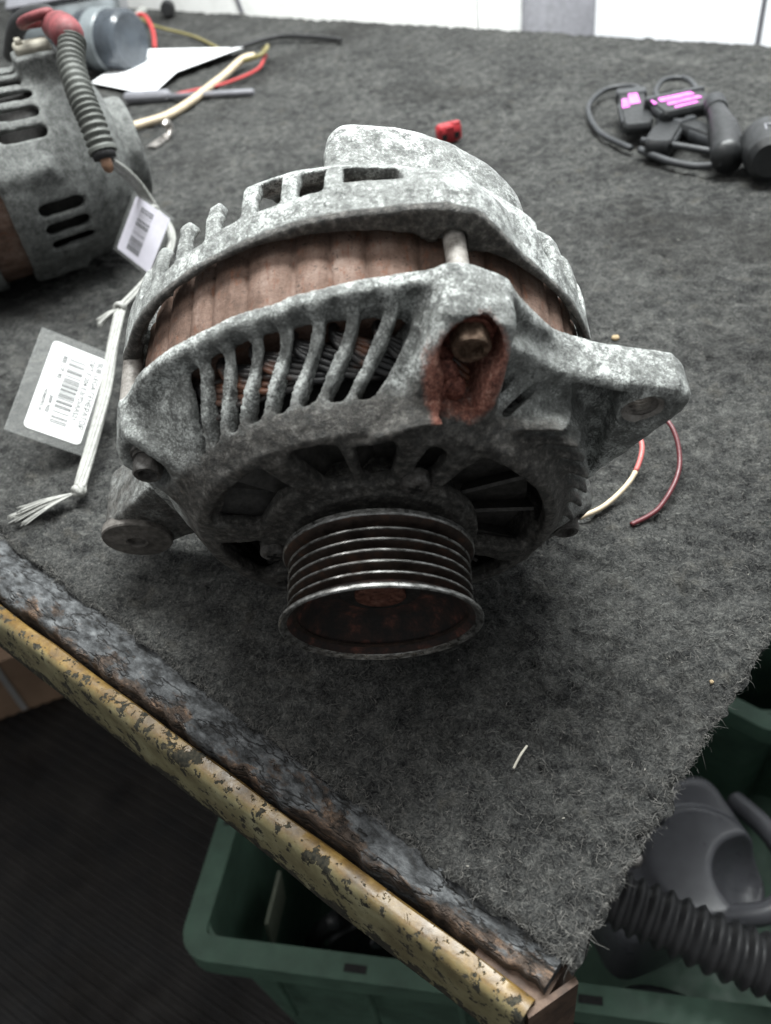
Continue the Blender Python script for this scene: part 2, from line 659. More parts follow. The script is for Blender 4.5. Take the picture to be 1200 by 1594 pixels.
# loose fibres standing out of the felt
def fibres(name, count, seed, edge=False):
    r = np.random.default_rng(seed)
    if edge:
        half = count // 2
        u = np.concatenate([r.uniform(0, 1.8, half), 330 * r.uniform(0, 1, count - half) ** 1.3])
        v = np.concatenate([420 * r.uniform(0, 1, half) ** 1.3, r.uniform(0, 1.8, count - half)])
    else:
        u = 420 * r.uniform(0, 1, count) ** 1.25
        v = 480 * r.uniform(0, 1, count) ** 1.25
    L = r.gamma(3.0, 1.0, count) + 1.2
    if edge:
        L *= r.uniform(.12, .5, count) * np.where(r.uniform(0, 1, count) > .97, 2.2, 1)
    ang = r.uniform(0, 2 * np.pi, count)
    if edge:
        ang[:count // 2] = np.arctan2(D2[1], D2[0]) + np.pi + r.normal(0, .7, count // 2)
        ang[count // 2:] = np.arctan2(D1[1], D1[0]) + np.pi + r.normal(0, .7, count - count // 2)
    curl = r.normal(0, 2.0, count)
    lift = r.uniform(.05, .75, count) if not edge else r.uniform(-.5, .5, count)
    x = O[0] + u * D2[0] + v * D1[0]
    y = O[1] + u * D2[1] + v * D1[1]
    z = carpet_z(u, v) - .15
    if edge:
        z = z - r.uniform(0, 2.5, count)
    wd = r.uniform(.05, .115, count)
    k = 5
    P = np.zeros((count, k, 3))
    P[:, 0] = np.stack([x, y, z], 1)
    a = ang.copy()
    el = lift.copy()
    for i in range(1, k):
        st = L / (k - 1)
        P[:, i, 0] = P[:, i - 1, 0] + st * np.cos(a) * np.cos(el)
        P[:, i, 1] = P[:, i - 1, 1] + st * np.sin(a) * np.cos(el)
        P[:, i, 2] = P[:, i - 1, 2] + st * np.sin(el)
        a = a + curl * .5 + r.normal(0, .35, count)
        el = el - r.uniform(.1, .5, count)
    side = np.stack([-np.sin(ang), np.cos(ang), r.normal(0, .5, count)], 1)
    side /= np.linalg.norm(side, axis=1)[:, None]
    W = wd[:, None] * np.linspace(1, .45, k)[None]
    A = P + side[:, None] * W[..., None]
    B = P - side[:, None] * W[..., None]
    V = np.stack([A, B], 2).reshape(-1, 3)
    base = np.arange(count)[:, None] * (2 * k) + np.arange(k - 1)[None] * 2
    base = base.ravel()
    F = np.stack([base, base + 1, base + 3, base + 2], 1)
    o = mesh(name, V * MM, F, M['fibre'], carpet, True)
    o['kind'] = 'stuff'
    return o


n = Nodes('carpet_fibre')
f = n.noise(400, 3, .7)
n.set(color=n.ramp(f, [(.3, (.028, .028, .028)), (.48, (.085, .083, .078)), (.60, (.135, .13, .12)), (.76, (.25, .24, .225))]), rough=.8, spec=.2)
M['fibre'] = n.m
fibres('loose_fibres', 60000, 3)
fibres('edge_fibres', 5500, 4, True)

# pale lint and metal grit trodden into the carpet
r_ = np.random.default_rng(8)
mb = MB()
for k in range(170):
    u_, v_ = 420 * r_.uniform() ** 1.1, 520 * r_.uniform() ** 1.1
    x_, y_, _ = bw(u_, v_)
    z_ = float(carpet_z(u_, v_)) + .15
    q_ = r_.uniform(.18, .55)
    a_ = r_.uniform(0, 6.28)
    mb.box((x_, y_, z_), (q_ * r_.uniform(.7, 2.0), q_ * .7, q_ * .6), Matrix.Rotation(a_, 3, 'Z'), q_ * .15)
M['lint'] = plain('pale_lint', (.30, .285, .25), .8, 0, .5, 30)
lint = mb.build('lint', M['lint'], carpet)
lint['kind'] = 'stuff'

n = Nodes('dark_ribbed_rubber')
n.set(color=n.ramp(n.noise(14, 6, .7), [(.3, (.007, .007, .008)), (.55, (.015, .013, .012)), (.8, (.032, .029, .027))]), rough=n.rng(n.noise(9, 4), .35, .65, .4, .8), spec=.3)
n.bump(n.noise(220, 4), .3, .002)
M['mat'] = n.m
FLOOR = -780.0
mb = MB()
mb.box((300, 700, FLOOR - 12), (6000, 6000, 20))
n = Nodes('dirty_concrete')
n.set(color=n.ramp(n.noise(9, 6, .7), [(.3, (.020, .019, .018)), (.6, (.05, .047, .044)), (.8, (.09, .086, .08))]), rough=.85)
n.bump(n.noise(80, 5), .4, .003)
M['concrete'] = n.m
tag(mb.build('floor', M['concrete']), 'dark dirty floor under the workbench', 'floor', kind='structure')

# ------------------------------------------------------------------ main alternator
AX = np.array([0.09747185, 0.93750461, 0.33404243])
UX = np.array([0.99463860, -0.10341204, 0.0])
UZ = np.array([-0.03454401, -0.33225150, 0.94255804])
C0 = np.array([-6.5208, 161.5784, 50.6899])
ROT = Matrix((UX, AX, UZ)).transposed()
base_l = np.array([-2.0, 66.0, -79.5])                   # where the front rim touches the bench, in the alternator's own frame
base_w = C0 + UX * base_l[0] + AX * base_l[1] + UZ * base_l[2]
alt = thing('alternator', 'corroded grey alternator with ribbed pulley and rusty stator, standing in the middle of the bench', 'alternator',
            tuple(base_w * MM), ROT)
LOC = tuple(-base_l * MM)


def shift(y):  # housings sheared sideways off the true axis to fit rim outlines in the image
    return -3.5 * np.clip((y - 34.0) / 46.0, 0, 1)


def polar(X, Y, Z):
    xs = X - shift(Y)
    return np.hypot(xs, Z), np.degrees(np.arctan2(xs, Z)), xs


def wrap(a):
    return (a + 180.0) % 360.0 - 180.0


FR = np.array([(-180, 78), (-150, 81), (-120, 79), (-90, 78), (-75, 79), (-62, 80), (-50, 80.3), (-41, 79), (-26, 77), (-13, 77.2), (-1, 79.2), (9, 82), (17.5, 85.6), (23, 88), (26, 87.8), (31, 86.5), (39, 82), (47, 79.5), (70, 78), (100, 77), (115, 79), (130, 78), (180, 78)], float)
RR = np.array([(-180, 80), (-155, 84), (-140, 80), (-100, 79), (-75, 80), (-62, 80.6), (-51, 81.2), (-32, 79.9), (-21, 80), (-11, 80.8), (-2.5, 82.2), (4.5, 83.2), (11, 84.4), (18, 87), (22, 88.4), (27, 89), (34, 85), (41, 81.3), (51, 80), (65, 79.8), (90, 79.8), (115, 82), (130, 80), (180, 80)], float)
BOLT = (25.5, -64.5, 115.5, -154.5)
BR = 79.0

T_out = Table2([(0, 31), (52, 31), (56.5, 32.2), (59.5, 36), (62.5, 41), (75.0, 57.3), (79.6, 58.6), (81, 60.2), (81, 63.0), (0, 63.0)], 0, 130, 0, 90)
T_in = Table2([(0, 36), (51, 36), (55.5, 38.5), (58.5, 42), (70.5, 58.0), (70.5, 60.5), (75.4, 60.5), (75.4, 80), (0, 80)], 0, 130, 0, 90)
PK = 77.0
T_boss = Table2([(48, 33.5), (56, 33.8), (63, 36.5), (79, 44.5), (85.5, 49), (87.5, 54), (88, 63.0), (48, 63.0)], 0, 130, 0, 90)
T_ear = Table2([(40, 60), (44, 63), (56, 51.5), (73, 43.5), (86, 39.2), (92, 37), (96, 32), (95.5, 26), (92, 20), (83, 7), (73.3, -7), (69, -14), (55, -10), (40, 25)], -10, 130, -60, 100)
BARS = [11.1 - 7.3 * k for k in range(7)]


def front_housing(X, Y, Z):
    r, ph, xs = polar(X, Y, Z)
    t = np.clip((Y - 44) / 14, 0, 1)
    dR = (np.interp(ph, FR[:, 0], FR[:, 1]) - 81.0) * t * t * (3 - 2 * t)
    fs = wrap(ph + 14.0 * np.clip((58 - Y) / 17, 0, 1.2) ** 1.4 - 46.0) / 9.5
    ff = fs - np.floor(fs)
    fin = np.where(ff < .72, np.sqrt(np.clip(ff / .72, 0, 1)), np.clip((1 - ff) / .28, 0, 1)) * np.clip((ph - 38) / 4, 0, 1) * np.clip((116 - ph) / 4, 0, 1)
    fin = fin * np.sqrt(np.clip((Y - 36) / 8, 0, 1)) * np.clip((60.5 - Y) / 3, 0, 1)
    d = np.maximum(T_out(r - dR - 1.5 * fin, Y), -T_in(r, Y))
    # slots with swept bars between them
    yy = np.clip((58 - Y) / 17, 0, 1.2)
    sweep = -10.0 * yy ** 1.4
    cut = np.full(r.shape, 1e3, np.float32)
    for c0, c1 in [(-41.5, 19.5), (41, 56)]:
        pa = wrap(ph - sweep - 11.1)
        cell = (pa / 7.3) - np.floor(pa / 7.3)          # 0 at a bar centre
        sd = (np.abs(cell - .5) * 7.3 - (2.2 if c0 < 0 else 1.5)) * np.radians(1) * r
        rngd = np.maximum((c0 - (ph - sweep)), (ph - sweep) - c1) * np.radians(1) * r
        sd = np.maximum(sd, rngd)
        sd = smax(sd, np.maximum(40.2 - Y, Y - 59.0), 1.5)
        sd = np.maximum(sd, 52 - r)
        cut = np.minimum(cut, sd)
    d = smax(d, -cut, .4)
    # hub of the bearing
    hub = np.maximum(r - 27.5, np.maximum(30.4 - Y, Y - 48))
    hub = np.maximum(hub, 10 - r)
    d = smin(d, hub, 2.5)
    # windows of the front face
    win = np.full(r.shape, 1e3, np.float32)
    x, z = X, Z
    p2 = np.degrees(np.arctan2(x, z))
    for a0, a1, r0, r1 in [(-72, -31, 37, 53), (-20.5, -4.6, 33, 54.2), (-.6, 13, 33, 53.6), (21, 30.2, 35, 53.5), (39, 112, 32, 53),
                           (124, 160, 33, 52), (172, 196, 33, 52), (-150, -128, 33, 52), (-120, -86, 37, 51)]:
        mid, half = (a0 + a1) / 2, (a1 - a0) / 2
        s = (np.abs(wrap(p2 - mid)) - half) * np.radians(1) * np.maximum(r, 20)
        s = smax(s, np.maximum(r0 - r, r - r1), 3.0)
        win = np.minimum(win, np.maximum(s, Y - 41))
    d = smax(d, -win, 1.2)
    # bolt bosses and their pockets
    for i, b in enumerate(BOLT):
        cb, sb = math.cos(math.radians(b)), math.sin(math.radians(b))
        u = xs * sb + Z * cb
        tt = xs * cb - Z * sb
        hw = 12.2 if i == 0 else 11.0
        taper = hw - .10 * (u - 70)
        bs = T_boss(np.hypot(u, tt * (.75 if i == 0 else .55)) + (0 if i == 0 else 6.0), Y)
        bs = smax(bs, np.abs(tt) - taper, 5.0)
        bs = np.maximum(bs, 50 - u)
        d = smin(d, bs, 3.5 if i == 0 else 3.0)
    for i, b in enumerate(BOLT):
        cb, sb = math.cos(math.radians(b)), math.sin(math.radians(b))
        u = xs * sb + Z * cb
        tt = xs * cb - Z * sb
        br = PK if i == 0 else 72.0
        pk = np.hypot(u - br, tt) - (8.3 if i == 0 else 6.6)
        slot = np.maximum(np.abs(tt + (-.8 if i == 0 else 1)) - 5.4, np.maximum(u - br, (62 if i == 0 else br - 3) - u))
        pk = smin(pk, slot, 2.0)
        pk = np.maximum(pk, Y - (54.5 if i == 0 else 50.5))
        if i == 1:
            pk = np.minimum(pk, np.maximum(np.maximum(np.abs(tt) - 6.0, br - u), np.maximum(Y - 50, 30 - Y)))
        d = smax(d, -pk, 1.2)
            # raised ridge that runs from the boss across the shoulder, and two knobs on the left pad
    ridge = np.abs(wrap(p2 - 14 + (60 - r) * 1.6)) * np.radians(1) * r - 2.2
    ridge = smax(ridge, np.maximum(np.maximum(54 - r, r - 64), np.maximum(31 - Y, Y - 40)), 2.0)
    d = smin(d, ridge, 3.0)
    for (kx, ky, kz, kr) in [(-56, 54.5, 54.5, 5.0), (-63, 52, 46, 4.8)]:
        d = smax(d, -(np.sqrt((X - kx) ** 2 + (Y - ky) ** 2 + (Z - kz) ** 2) - kr), 1.5)
    # mounting ear with pocket and threaded hole
    ear = T_ear(X, Z)
    ear = smax(ear + 1.5, np.abs(Y - 58.0) - 7.8 + 1.5, 3.5) - 1.5
    pocket = np.maximum(T_ear(X + 0 * Y, Z) + 3.6, Y - 60.5)
    pocket = smax(pocket, np.maximum(X - 74.5 - .15 * (Z - 20), 60 - X), 2.5)
    boss = np.maximum(np.hypot(X - 82.5, Z - 29) - 8.0, np.abs(Y - 57.7) - 8.6)
    ear = smax(ear, -pocket, 1.5)
    ear = np.minimum(ear, boss)
    ear = np.maximum(ear, 60 - r)
    d = smin(d, ear, 4.0)
    for k in range(7):
        pc = 43.0 + 8.6 * k + (r - 60) * 1.1 + (Y - 36) * .35
        fn = np.abs(wrap(ph - pc)) * np.radians(1) * r - 2.1
        fn = smax(fn, np.maximum(np.maximum(57 - r, r - (71.2 - .6 * k) + .02 * (Y - 46) ** 2), np.maximum(37.5 - Y, Y - 54)), 3.0)
        d = smin(d, fn, 1.6)
    thr = 5.9 + np.clip(51.0 - Y, 0, 2)
    d = np.maximum(d, -(np.hypot(X - 82.5, Z - 29) - thr))
    # bearing bore and screw holes stay shut; cast surface unevenness
    d = d + .26 * grid_noise(X.shape, 7, 1) + .10 * grid_noise(X.shape, 2.2, 2)
    return d


def paint_mask(V):
    x, y, z = V[:, 0] - shift(V[:, 1]), V[:, 1], V[:, 2]
    b = math.radians(BOLT[0])
    u = x * math.sin(b) + z * math.cos(b)
    t = x * math.cos(b) - z * math.sin(b)
    m = np.maximum(np.hypot((u - 72.5) / 1.14, t - .3) - 11.3, y - 55.5)
    m = np.maximum(m, 61.5 - u - .02 * t * t)
    return np.clip(.5 - m / 5.5, 0, 1)


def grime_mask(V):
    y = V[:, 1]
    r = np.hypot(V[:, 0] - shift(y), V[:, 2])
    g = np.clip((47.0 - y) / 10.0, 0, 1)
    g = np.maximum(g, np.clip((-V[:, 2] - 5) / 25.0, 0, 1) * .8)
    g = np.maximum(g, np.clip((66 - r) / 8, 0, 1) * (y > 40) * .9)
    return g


casting('front_housing', front_housing, (-92, 26, -90), (102, 69, 94), .72, M['alu'], alt, LOC, {'paint': paint_mask, 'grime_shade': grime_mask})

T_rout = Table2([(0, 83.2), (80.5, 83.2), (81, 84.2), (81, 90), (81, 100), (79.8, 107), (75, 114), (68, 120.5), (60, 124.5), (52, 127), (0, 127)], 0, 130, 60, 170)
T_rin = Table2([(0, 70), (78.3, 70), (78.3, 83.2), (75.8, 90), (76.8, 92), (76.8, 100), (75.4, 106), (71, 112), (64.5, 118), (56, 121.5), (48, 123.5), (0, 123.5)], 0, 130, 60, 170)
RBARS = [-52, -43.5, -34, -25, -16, -7]


def rear_housing(X, Y, Z):
    r, ph, xs = polar(X, Y, Z)
    t = np.clip((112 - Y) / 20, 0, 1)
    dR = (np.interp(ph, RR[:, 0], RR[:, 1]) - 81.0) * t * t * (3 - 2 * t)
    d = np.maximum(T_rout(r - dR, Y), -T_rin(r, Y))
    cut = np.full(r.shape, 1e3, np.float32)
    for i in range(len(RBARS)):
        a0 = RBARS[i] + 1.75
        a1 = (RBARS[i + 1] if i + 1 < len(RBARS) else 2.0) - 1.75
        mid, half = (a0 + a1) / 2, (a1 - a0) / 2
        s = (np.abs(wrap(ph - mid)) - half) * np.radians(1) * r
        y0 = 93.3 if i < 3 else 95.0
        s = smax(s, y0 - Y, 1.5)
        if i >= 4:
            s = smax(s, Y - 108.5, 1.5)
        cut = np.minimum(cut, np.maximum(s, 50.0 - r))
    s = np.maximum((np.abs(wrap(ph - 9.6)) - 5.6) * np.radians(1) * r, np.abs(Y - 102.0) - 4.6)
    cut = np.minimum(cut, np.maximum(s, 60 - r))
    for k in range(8):
        s = (np.abs(wrap(ph - (52 + 9 * k))) - 2.4) * np.radians(1) * r
        cut = np.minimum(cut, np.maximum(smax(s, 95 - Y, 1.5), 52 - r))
    d = smax(d, -cut, 1.2)
    free = np.maximum(np.abs(wrap(ph + 37.5)) - 19.5, 0) * np.radians(1) * r
    free = np.maximum(np.where(np.abs(wrap(ph + 37.5)) < 19.5, -5.0, free), np.maximum(107.5 - Y, 52 - r))
    d = smax(d, -free, 1.5)
    # smooth cover bulging at the back
    hump = smax(r - 69.5, Y - 147, 14.0)
    hump = smax(hump, (-2.5 - ph) * np.radians(1) * 62, 8.0)
    hump = smax(hump, (ph - 66) * np.radians(1) * 62, 10.0)
    hump = np.maximum(hump, np.maximum(110 - Y, 30 - r))
    hump = np.maximum(hump, np.where(Z < 0, -Z, -1e3))
    d = smin(d, hump, 2.5)
    d = np.maximum(d, -np.maximum(s * 0 + np.maximum((np.abs(wrap(ph - 9.6)) - 5.6) * np.radians(1) * r, np.abs(Y - 102.0) - 4.6), 60 - r))
    # corner lug at the left over the stud
    for b in (25.5, -64.5):
        cb, sb = math.cos(math.radians(b)), math.sin(math.radians(b))
        u = xs * sb + Z * cb
        tt = xs * cb - Z * sb
        bs = smax(np.hypot(u - (77.5 if b > 0 else 72.5), tt) - 8.0, np.abs(Y - 94.2) - 10, 3.0)
        d = smin(d, bs, 4.0)
        d = np.maximum(d, -np.maximum(np.hypot(u - (BR - (0 if b > 0 else 5.5)), tt) - 4.0, Y - 86))
    # low mounting lug that reaches forward on the left
    def capsule(x0, z0, x1, z1, r0, r1):
        ex, ez = x1 - x0, z1 - z0
        k = np.clip(((X - x0) * ex + (Z - z0) * ez) / (ex * ex + ez * ez), 0, 1)
        return np.hypot(X - x0 - ex * k, Z - z0 - ez * k) - (r0 + (r1 - r0) * k)
    lug = capsule(-104, -53, -58, -22, 13.2, 23)
    lug = smax(lug, np.maximum(67.5 - Y, Y - 94), 2.5)
    lug = np.maximum(lug, np.where(Y < 84, 79.0 - r, -1e3))
    d = smin(d, lug, 4.0)
    d = np.maximum(d, -np.maximum(r - 75.8, Y - 88))
    d = d + .26 * grid_noise(X.shape, 7, 5) + .10 * grid_noise(X.shape, 2.2, 6)
    return d


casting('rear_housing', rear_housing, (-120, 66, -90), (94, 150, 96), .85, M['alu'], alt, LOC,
        {'paint': lambda V: np.zeros(len(V)), 'grime_shade': lambda V: np.maximum(np.clip((-V[:, 2] - 5) / 25.0, 0, 1) * .75, np.clip((86.4 - V[:, 1]) / 1.5, 0, 1) * (V[:, 1] > 82) * (np.hypot(V[:, 0], V[:, 2]) < 95))})  # rim face at the joint: dirt plus shade put into the colour

# stator: welded lamination stack with shallow scallops
nseg = 720


def stator_r(r, y, a):
    p = math.degrees(a)
    p = p + 1.3 * math.sin(p * .21)
    sc = abs(((p / 9.0) % 1.0) - .5) * 2
    return r - (1.1 * (max(0, sc - .2) / .8) ** 2 + (.5 if sc > .93 else 0) if r > 60 else 0)


mb = MB()
prof = [(60, 61.4), (74.4, 61.4), (75.1, 62.2)]
for k in range(12):
    prof += [(75.1 + (.12 if k % 2 else -.06), 63 + k * 2.5)]
prof += [(75.1, 92.4), (74.4, 93.0), (60, 93.0)]
mb.lathe(prof, nseg, (-2.9, 0, 0), stator_r)
mb.build('stator', M['stator'], alt, True, LOC)

# copper coil bundles seen through the slots, front and rear
for side in (0, 1):
    for kk in range(36):
        p0 = kk * 10.0 + side * 4
        if side == 1 and not (-100 < wrap(p0) < 130):
            continue
        mb = MB()
        for wq in range(5):
            dq = (wq - 2) * 1.35
            if side == 0:
                ctrl = [(p0, 66 + .2 * dq, 64), (p0 - 1.5, 67.2, 58 + .35 * dq), (p0 + 6 + dq * .6, 65.2, 53.0 + 1.0 * dq), (p0 + 16 + dq * .7, 62.6, 50.0 + 1.15 * dq),
                        (p0 + 25 + .5 * dq, 60.5, 52.5 + 1.0 * dq), (p0 + 30, 59.5, 58 + .6 * dq), (p0 + 31, 59.5, 64)]
            else:
                ctrl = [(p0, 66, 88), (p0 - 1.5, 66.8, 93 + .35 * dq), (p0 + 6 + dq * .6, 64.0, 97.0 + 1.0 * dq), (p0 + 16 + dq * .7, 61.0, 100.0 + 1.15 * dq),
                        (p0 + 25 + .5 * dq, 59.5, 97.5 + 1.0 * dq), (p0 + 31, 59.5, 88)]
            pts = []
            for (pa, rr, yv) in ctrl:
                rr = rr - abs(dq) * .25 + random.uniform(-.35, .35)
                a = math.radians(pa)
                pts.append((rr * math.sin(a) - 1.8, yv + random.uniform(-.3, .3), rr * math.cos(a)))
            mb.tube(spline(pts, 4), 1.0, 7, caps=False)
        mb.build('winding_coil', M['wire_copper'], alt, True, LOC)

# rotor core and fan
mb = MB()
mb.lathe([(9, 47), (50, 47), (54, 50), (54, 112), (50, 116), (9, 116)], 64)
mb.build('rotor', M['rotor'], alt, True, LOC)
mb = MB()
mb.lathe([(10, 43.5), (49, 43.5), (49, 44.8), (10, 44.8)], 64)
for kk in range(15):
    a = math.radians(kk * 24 + 6)
    mrot = Matrix.Rotation(a, 3, 'Y') @ Matrix.Rotation(math.radians(50), 3, 'X')
    mb.box(Matrix.Rotation(a, 3, 'Y') @ Vector((40, 41.0, 0)), (21, 1.2, 9.0), mrot)
mb.build('fan', M['fan'], alt, False, LOC)

# hub collar, shaft and retaining screws on the front face
mb = MB()
mb.lathe([(8, 20), (12, 20), (12.5, 21), (12.5, 29.5), (8, 29.5)], 40)
mb.build('shaft_collar', M['steel_dark'], alt, True, LOC, None)
for sa in (23.8, 143.8, -96.2):
    a = math.radians(sa)
    mb = MB()
    c = (35.3 * math.sin(a), 0, 35.3 * math.cos(a))
    mb.lathe([(.01, 28.4), (3.0, 28.5), (4.3, 29.4), (4.5, 33.0)], 24, c)
    scr = mb.build('screw', M['bolt_dark'], alt, True, LOC)
    mb = MB()
    for q_ in (0, 1):
        mb.box((c[0], 28.3, c[2]), (4.4 if q_ else 1.0, .3, 1.0 if q_ else 4.4), Matrix.Rotation(.5, 3, 'Y'))
    mb.build('cross_recess', M['rotor'], scr, False)

# through bolts: hexagon heads with washers, and the studs that show between the two castings
for i, b in enumerate(BOLT):
    br = PK if i == 0 else 72.0
    a = math.radians(b)
    s_ = float(shift(np.array(46.0)))
    cx, cz = br * math.sin(a) + s_, br * math.cos(a)
    mt = M['bolt_brass'] if i == 0 else M['bolt_dark']
    dw = 0.0 if i == 0 else 3.5
    wk = 1.0 if i == 0 else .8
    mb = MB()
    mb.lathe([(3.2, 54.0 - dw), (7.2 * wk, 54.0 - dw), (7.4 * wk, 53.2 - dw), (7.2 * wk, 52.4 - dw), (6.3 * wk, 52.2 - dw), (6.3 * wk, 50.9 - dw), (3, 50.9 - dw)], 32, (cx, 0, cz))
    washer = mb.build('washer', M['red_paint'] if i == 0 else mt, alt, False, LOC, 40)
    mb = MB()
    hexa = []
    y0, y1 = (45.8, 50.9) if i == 0 else (42.0, 47.4)
    R6 = 5.3 if i == 0 else 4.7
    pr_ = [(R6 * .55, y0 + 2.2), (R6 * .62, y0 + .1), (R6 * .86, y0), (R6, y0 + .9), (R6, y1)]

    def hexr(r, y, ang):
        if r < R6 * .8:
            return r
        k6 = (ang + .4) % (math.pi / 3) - math.pi / 6
        return min(r, R6 * .90 / math.cos(k6)) if r > R6 * .8 else r
    mb.lathe([(.01, y0 + 2.2)] + pr_, 48, (cx, 0, cz), hexr)
    bolt = mb.build('bolt', mt, alt, False, LOC, 35)
    mb = MB()
    sx = (BR - br if i == 0 else 6.4)
    mb.tube([(cx - 1.0, 51.0, cz), (cx + sx * math.sin(a) - 1.5, 60.0, cz + sx * math.cos(a)), (cx + sx * math.sin(a) - 2.4, 88.0, cz + sx * math.cos(a))], 3.1, 16)
    mb.build('stud', M['stud'], alt, False, LOC, 40)
# lumps of red paint and putty under the marked bolt
mb = MB()
rb = np.random.default_rng(4)
a = math.radians(BOLT[0])
for (uu, tt, yy, rr) in [(66.0, -3.2, 46.5, 4.6), (64, .0, 44, 4.0), (62.5, -4.5, 42.0, 3.4), (68, -4.5, 50, 3.6)]:
    cx = uu * math.sin(a) + tt * math.cos(a) - 1.0
    cz = uu * math.cos(a) - tt * math.sin(a)
    V, F = [], []
    nn, mm_ = 14, 9
    for i in range(mm_):
        for j in range(nn):
            th, fi = math.pi * i / (mm_ - 1), 2 * math.pi * j / nn
            k = rr * (1 + .18 * math.sin(3 * fi + i) + rb.uniform(-.06, .06))
            V.append((cx + k * math.sin(th) * math.cos(fi), yy + k * .8 * math.sin(th) * math.sin(fi), cz + k * math.cos(th)))
    for i in range(mm_ - 1):
        for j in range(nn):
            F.append((i * nn + j, i * nn + (j + 1) % nn, (i + 1) * nn + (j + 1) % nn, (i + 1) * nn + j))
    mb.add(V, F)
mb.build('sealing_paint', M['red_paint'], alt, True, LOC)

# threaded bore of the ear
mb = MB()
pt = [(6.4, 50.6), (5.7, 51.2)]
for k in range(11):
    pt += [(4.7, 51.9 + k * 1.25), (5.5, 52.5 + k * 1.25)]
mb.lathe(pt, 36, (82.5, 0, 29))
mb.build('threaded_bore', M['stud'], alt, False, LOC, 30)

# bushing in the low lug
mb = MB()
mb.lathe([(.01, 66.0), (3.4, 66.0), (3.6, 64.6), (4.4, 64.0), (5.2, 64.6), (13.6, 64.9), (14.1, 65.5), (14.1, 69.0), (13, 69.5)], 56, (-104, 0, -53))
bush = mb.build('bushing', M['bushing'], alt, False, LOC, 35)

# pulley: six belt grooves between two flanges, hollow cup in front
W6 = 22.0 / 6
prof, mi = [], []


def seg(r, y, m):
    prof.append((r, y))
    mi.append(m)


# inside of the cup, from the bottom outwards, then the outside from front to back
seg(6.0, 13.2, 2); seg(18.0, 13.2, 2); seg(22.0, 12.0, 2); seg(25.2, 7.0, 2); seg(27.2, 2.4, 2); seg(28.6, 1.2, 1)
seg(29.6, .5, 1); seg(30.6, -.1, 1); seg(31.1, .3, 1); seg(31.1, 1.1, 1); seg(30.5, 1.7, 0); seg(29.0, 2.2, 0)
for k in range(6):
    yc = 2.2 + k * 3.42
    seg(25.8, yc + 1.35, 0); seg(25.8, yc + 1.75, 0)
    if k < 5:
        seg(28.3, yc + 3.02, 1); seg(28.65, yc + 3.2, 1); seg(28.65, yc + 3.62, 1); seg(28.3, yc + 3.8, 0)
seg(29.0, 22.4, 0); seg(29.9, 22.8, 1); seg(30.3, 23.3, 1); seg(30.2, 24.6, 0); seg(28.0, 25.2, 0); seg(12, 25.2, 0)
mb = MB()
NP = 160
mb.lathe(prof, NP)
fm = np.repeat(np.array(mi[:-1]), NP)
pul = mesh('pulley', np.array(mb.V) * MM, mb.F, None, alt, True, LOC, [M['pulley'], M['pulley_edge'], M['pulley_rust']], fm)
pul.data.set_sharp_from_angle(angle=math.radians(35))
mb = MB()
mb.lathe([(5, 13.0), (12.6, 13.0), (12.9, 11.6), (12.4, 11.0), (5, 11.0)], 48)
mb.build('washer', M['steel_dark'], pul, False, None, 40)


def nut_r(r, y, ang):
    k6 = ang % (math.pi / 3) - math.pi / 6
    return r if r < 6 else min(r, 7.8 / math.cos(k6))


mb = MB()
mb.lathe([(.01, 10.2), (3.2, 10.2), (3.5, 9.7), (4.0, 9.6), (6.9, 9.5), (7.9, 9.9), (8.1, 10.3), (8.1, 11.6)], 48, (0, 0, 0), nut_r)
mb.build('nut', M['nut_rust'], pul, False, None, 35)
#PART2
# ------------------------------------------------------------------ workbench
def flake_material():
    n = Nodes('peeling_grey_board')
    v = n.scaled((1, 1, 1), (0, 0, math.radians(-44)))
    st = n.t.nodes.new('ShaderNodeMapping')
    n.put(st.inputs['Vector'], v)
    st.inputs['Scale'].default_value = (1, .5, 1)
    grain = n.noise(260, 6, .72, vec=st.outputs[0], dist=.15)
    patch = n.noise(75, 6, .7, vec=st.outputs[0], dist=.1)
    s3 = n.t.nodes.new('ShaderNodeMapping')
    n.put(s3.inputs['Vector'], v)
    s3.inputs['Scale'].default_value = (1, .3, 1)
    crack = n.math('ABSOLUTE', n.math('SUBTRACT', n.noise(95, 4, .6, vec=s3.outputs[0]), .5))
    fine = n.noise(900, 4, .7)
    grey = n.ramp(grain, [(.36, (.014, .014, .014)), (.47, (.045, .047, .049)), (.58, (.100, .104, .108)), (.72, (.19, .197, .20))])
    wood = n.ramp(grain, [(.36, (.022, .017, .014)), (.55, (.070, .050, .038)), (.70, (.23, .145, .095))])
    a = n.attr('strip')
    m = n.rng(n.math('ADD', n.math('MULTIPLY', n.math('SUBTRACT', a, .5), .30), patch), .57, .63)
    col = n.mix(m, grey, wood)
    col = n.mix(n.rng(crack, .004, .012, .9, 0), col, (.014, .013, .012))
    n.set(color=col, rough=.7, spec=.3)
    n.bump(n.math('ADD', n.math('MULTIPLY', n.rng(patch, .56, .60, 1, 0), .45), n.math('ADD', n.math('MULTIPLY', grain, .6), n.math('ADD', n.math('MULTIPLY', fine, .25), n.rng(crack, 0, .03, 0, .5)))), .8, .0020)
    return n.m


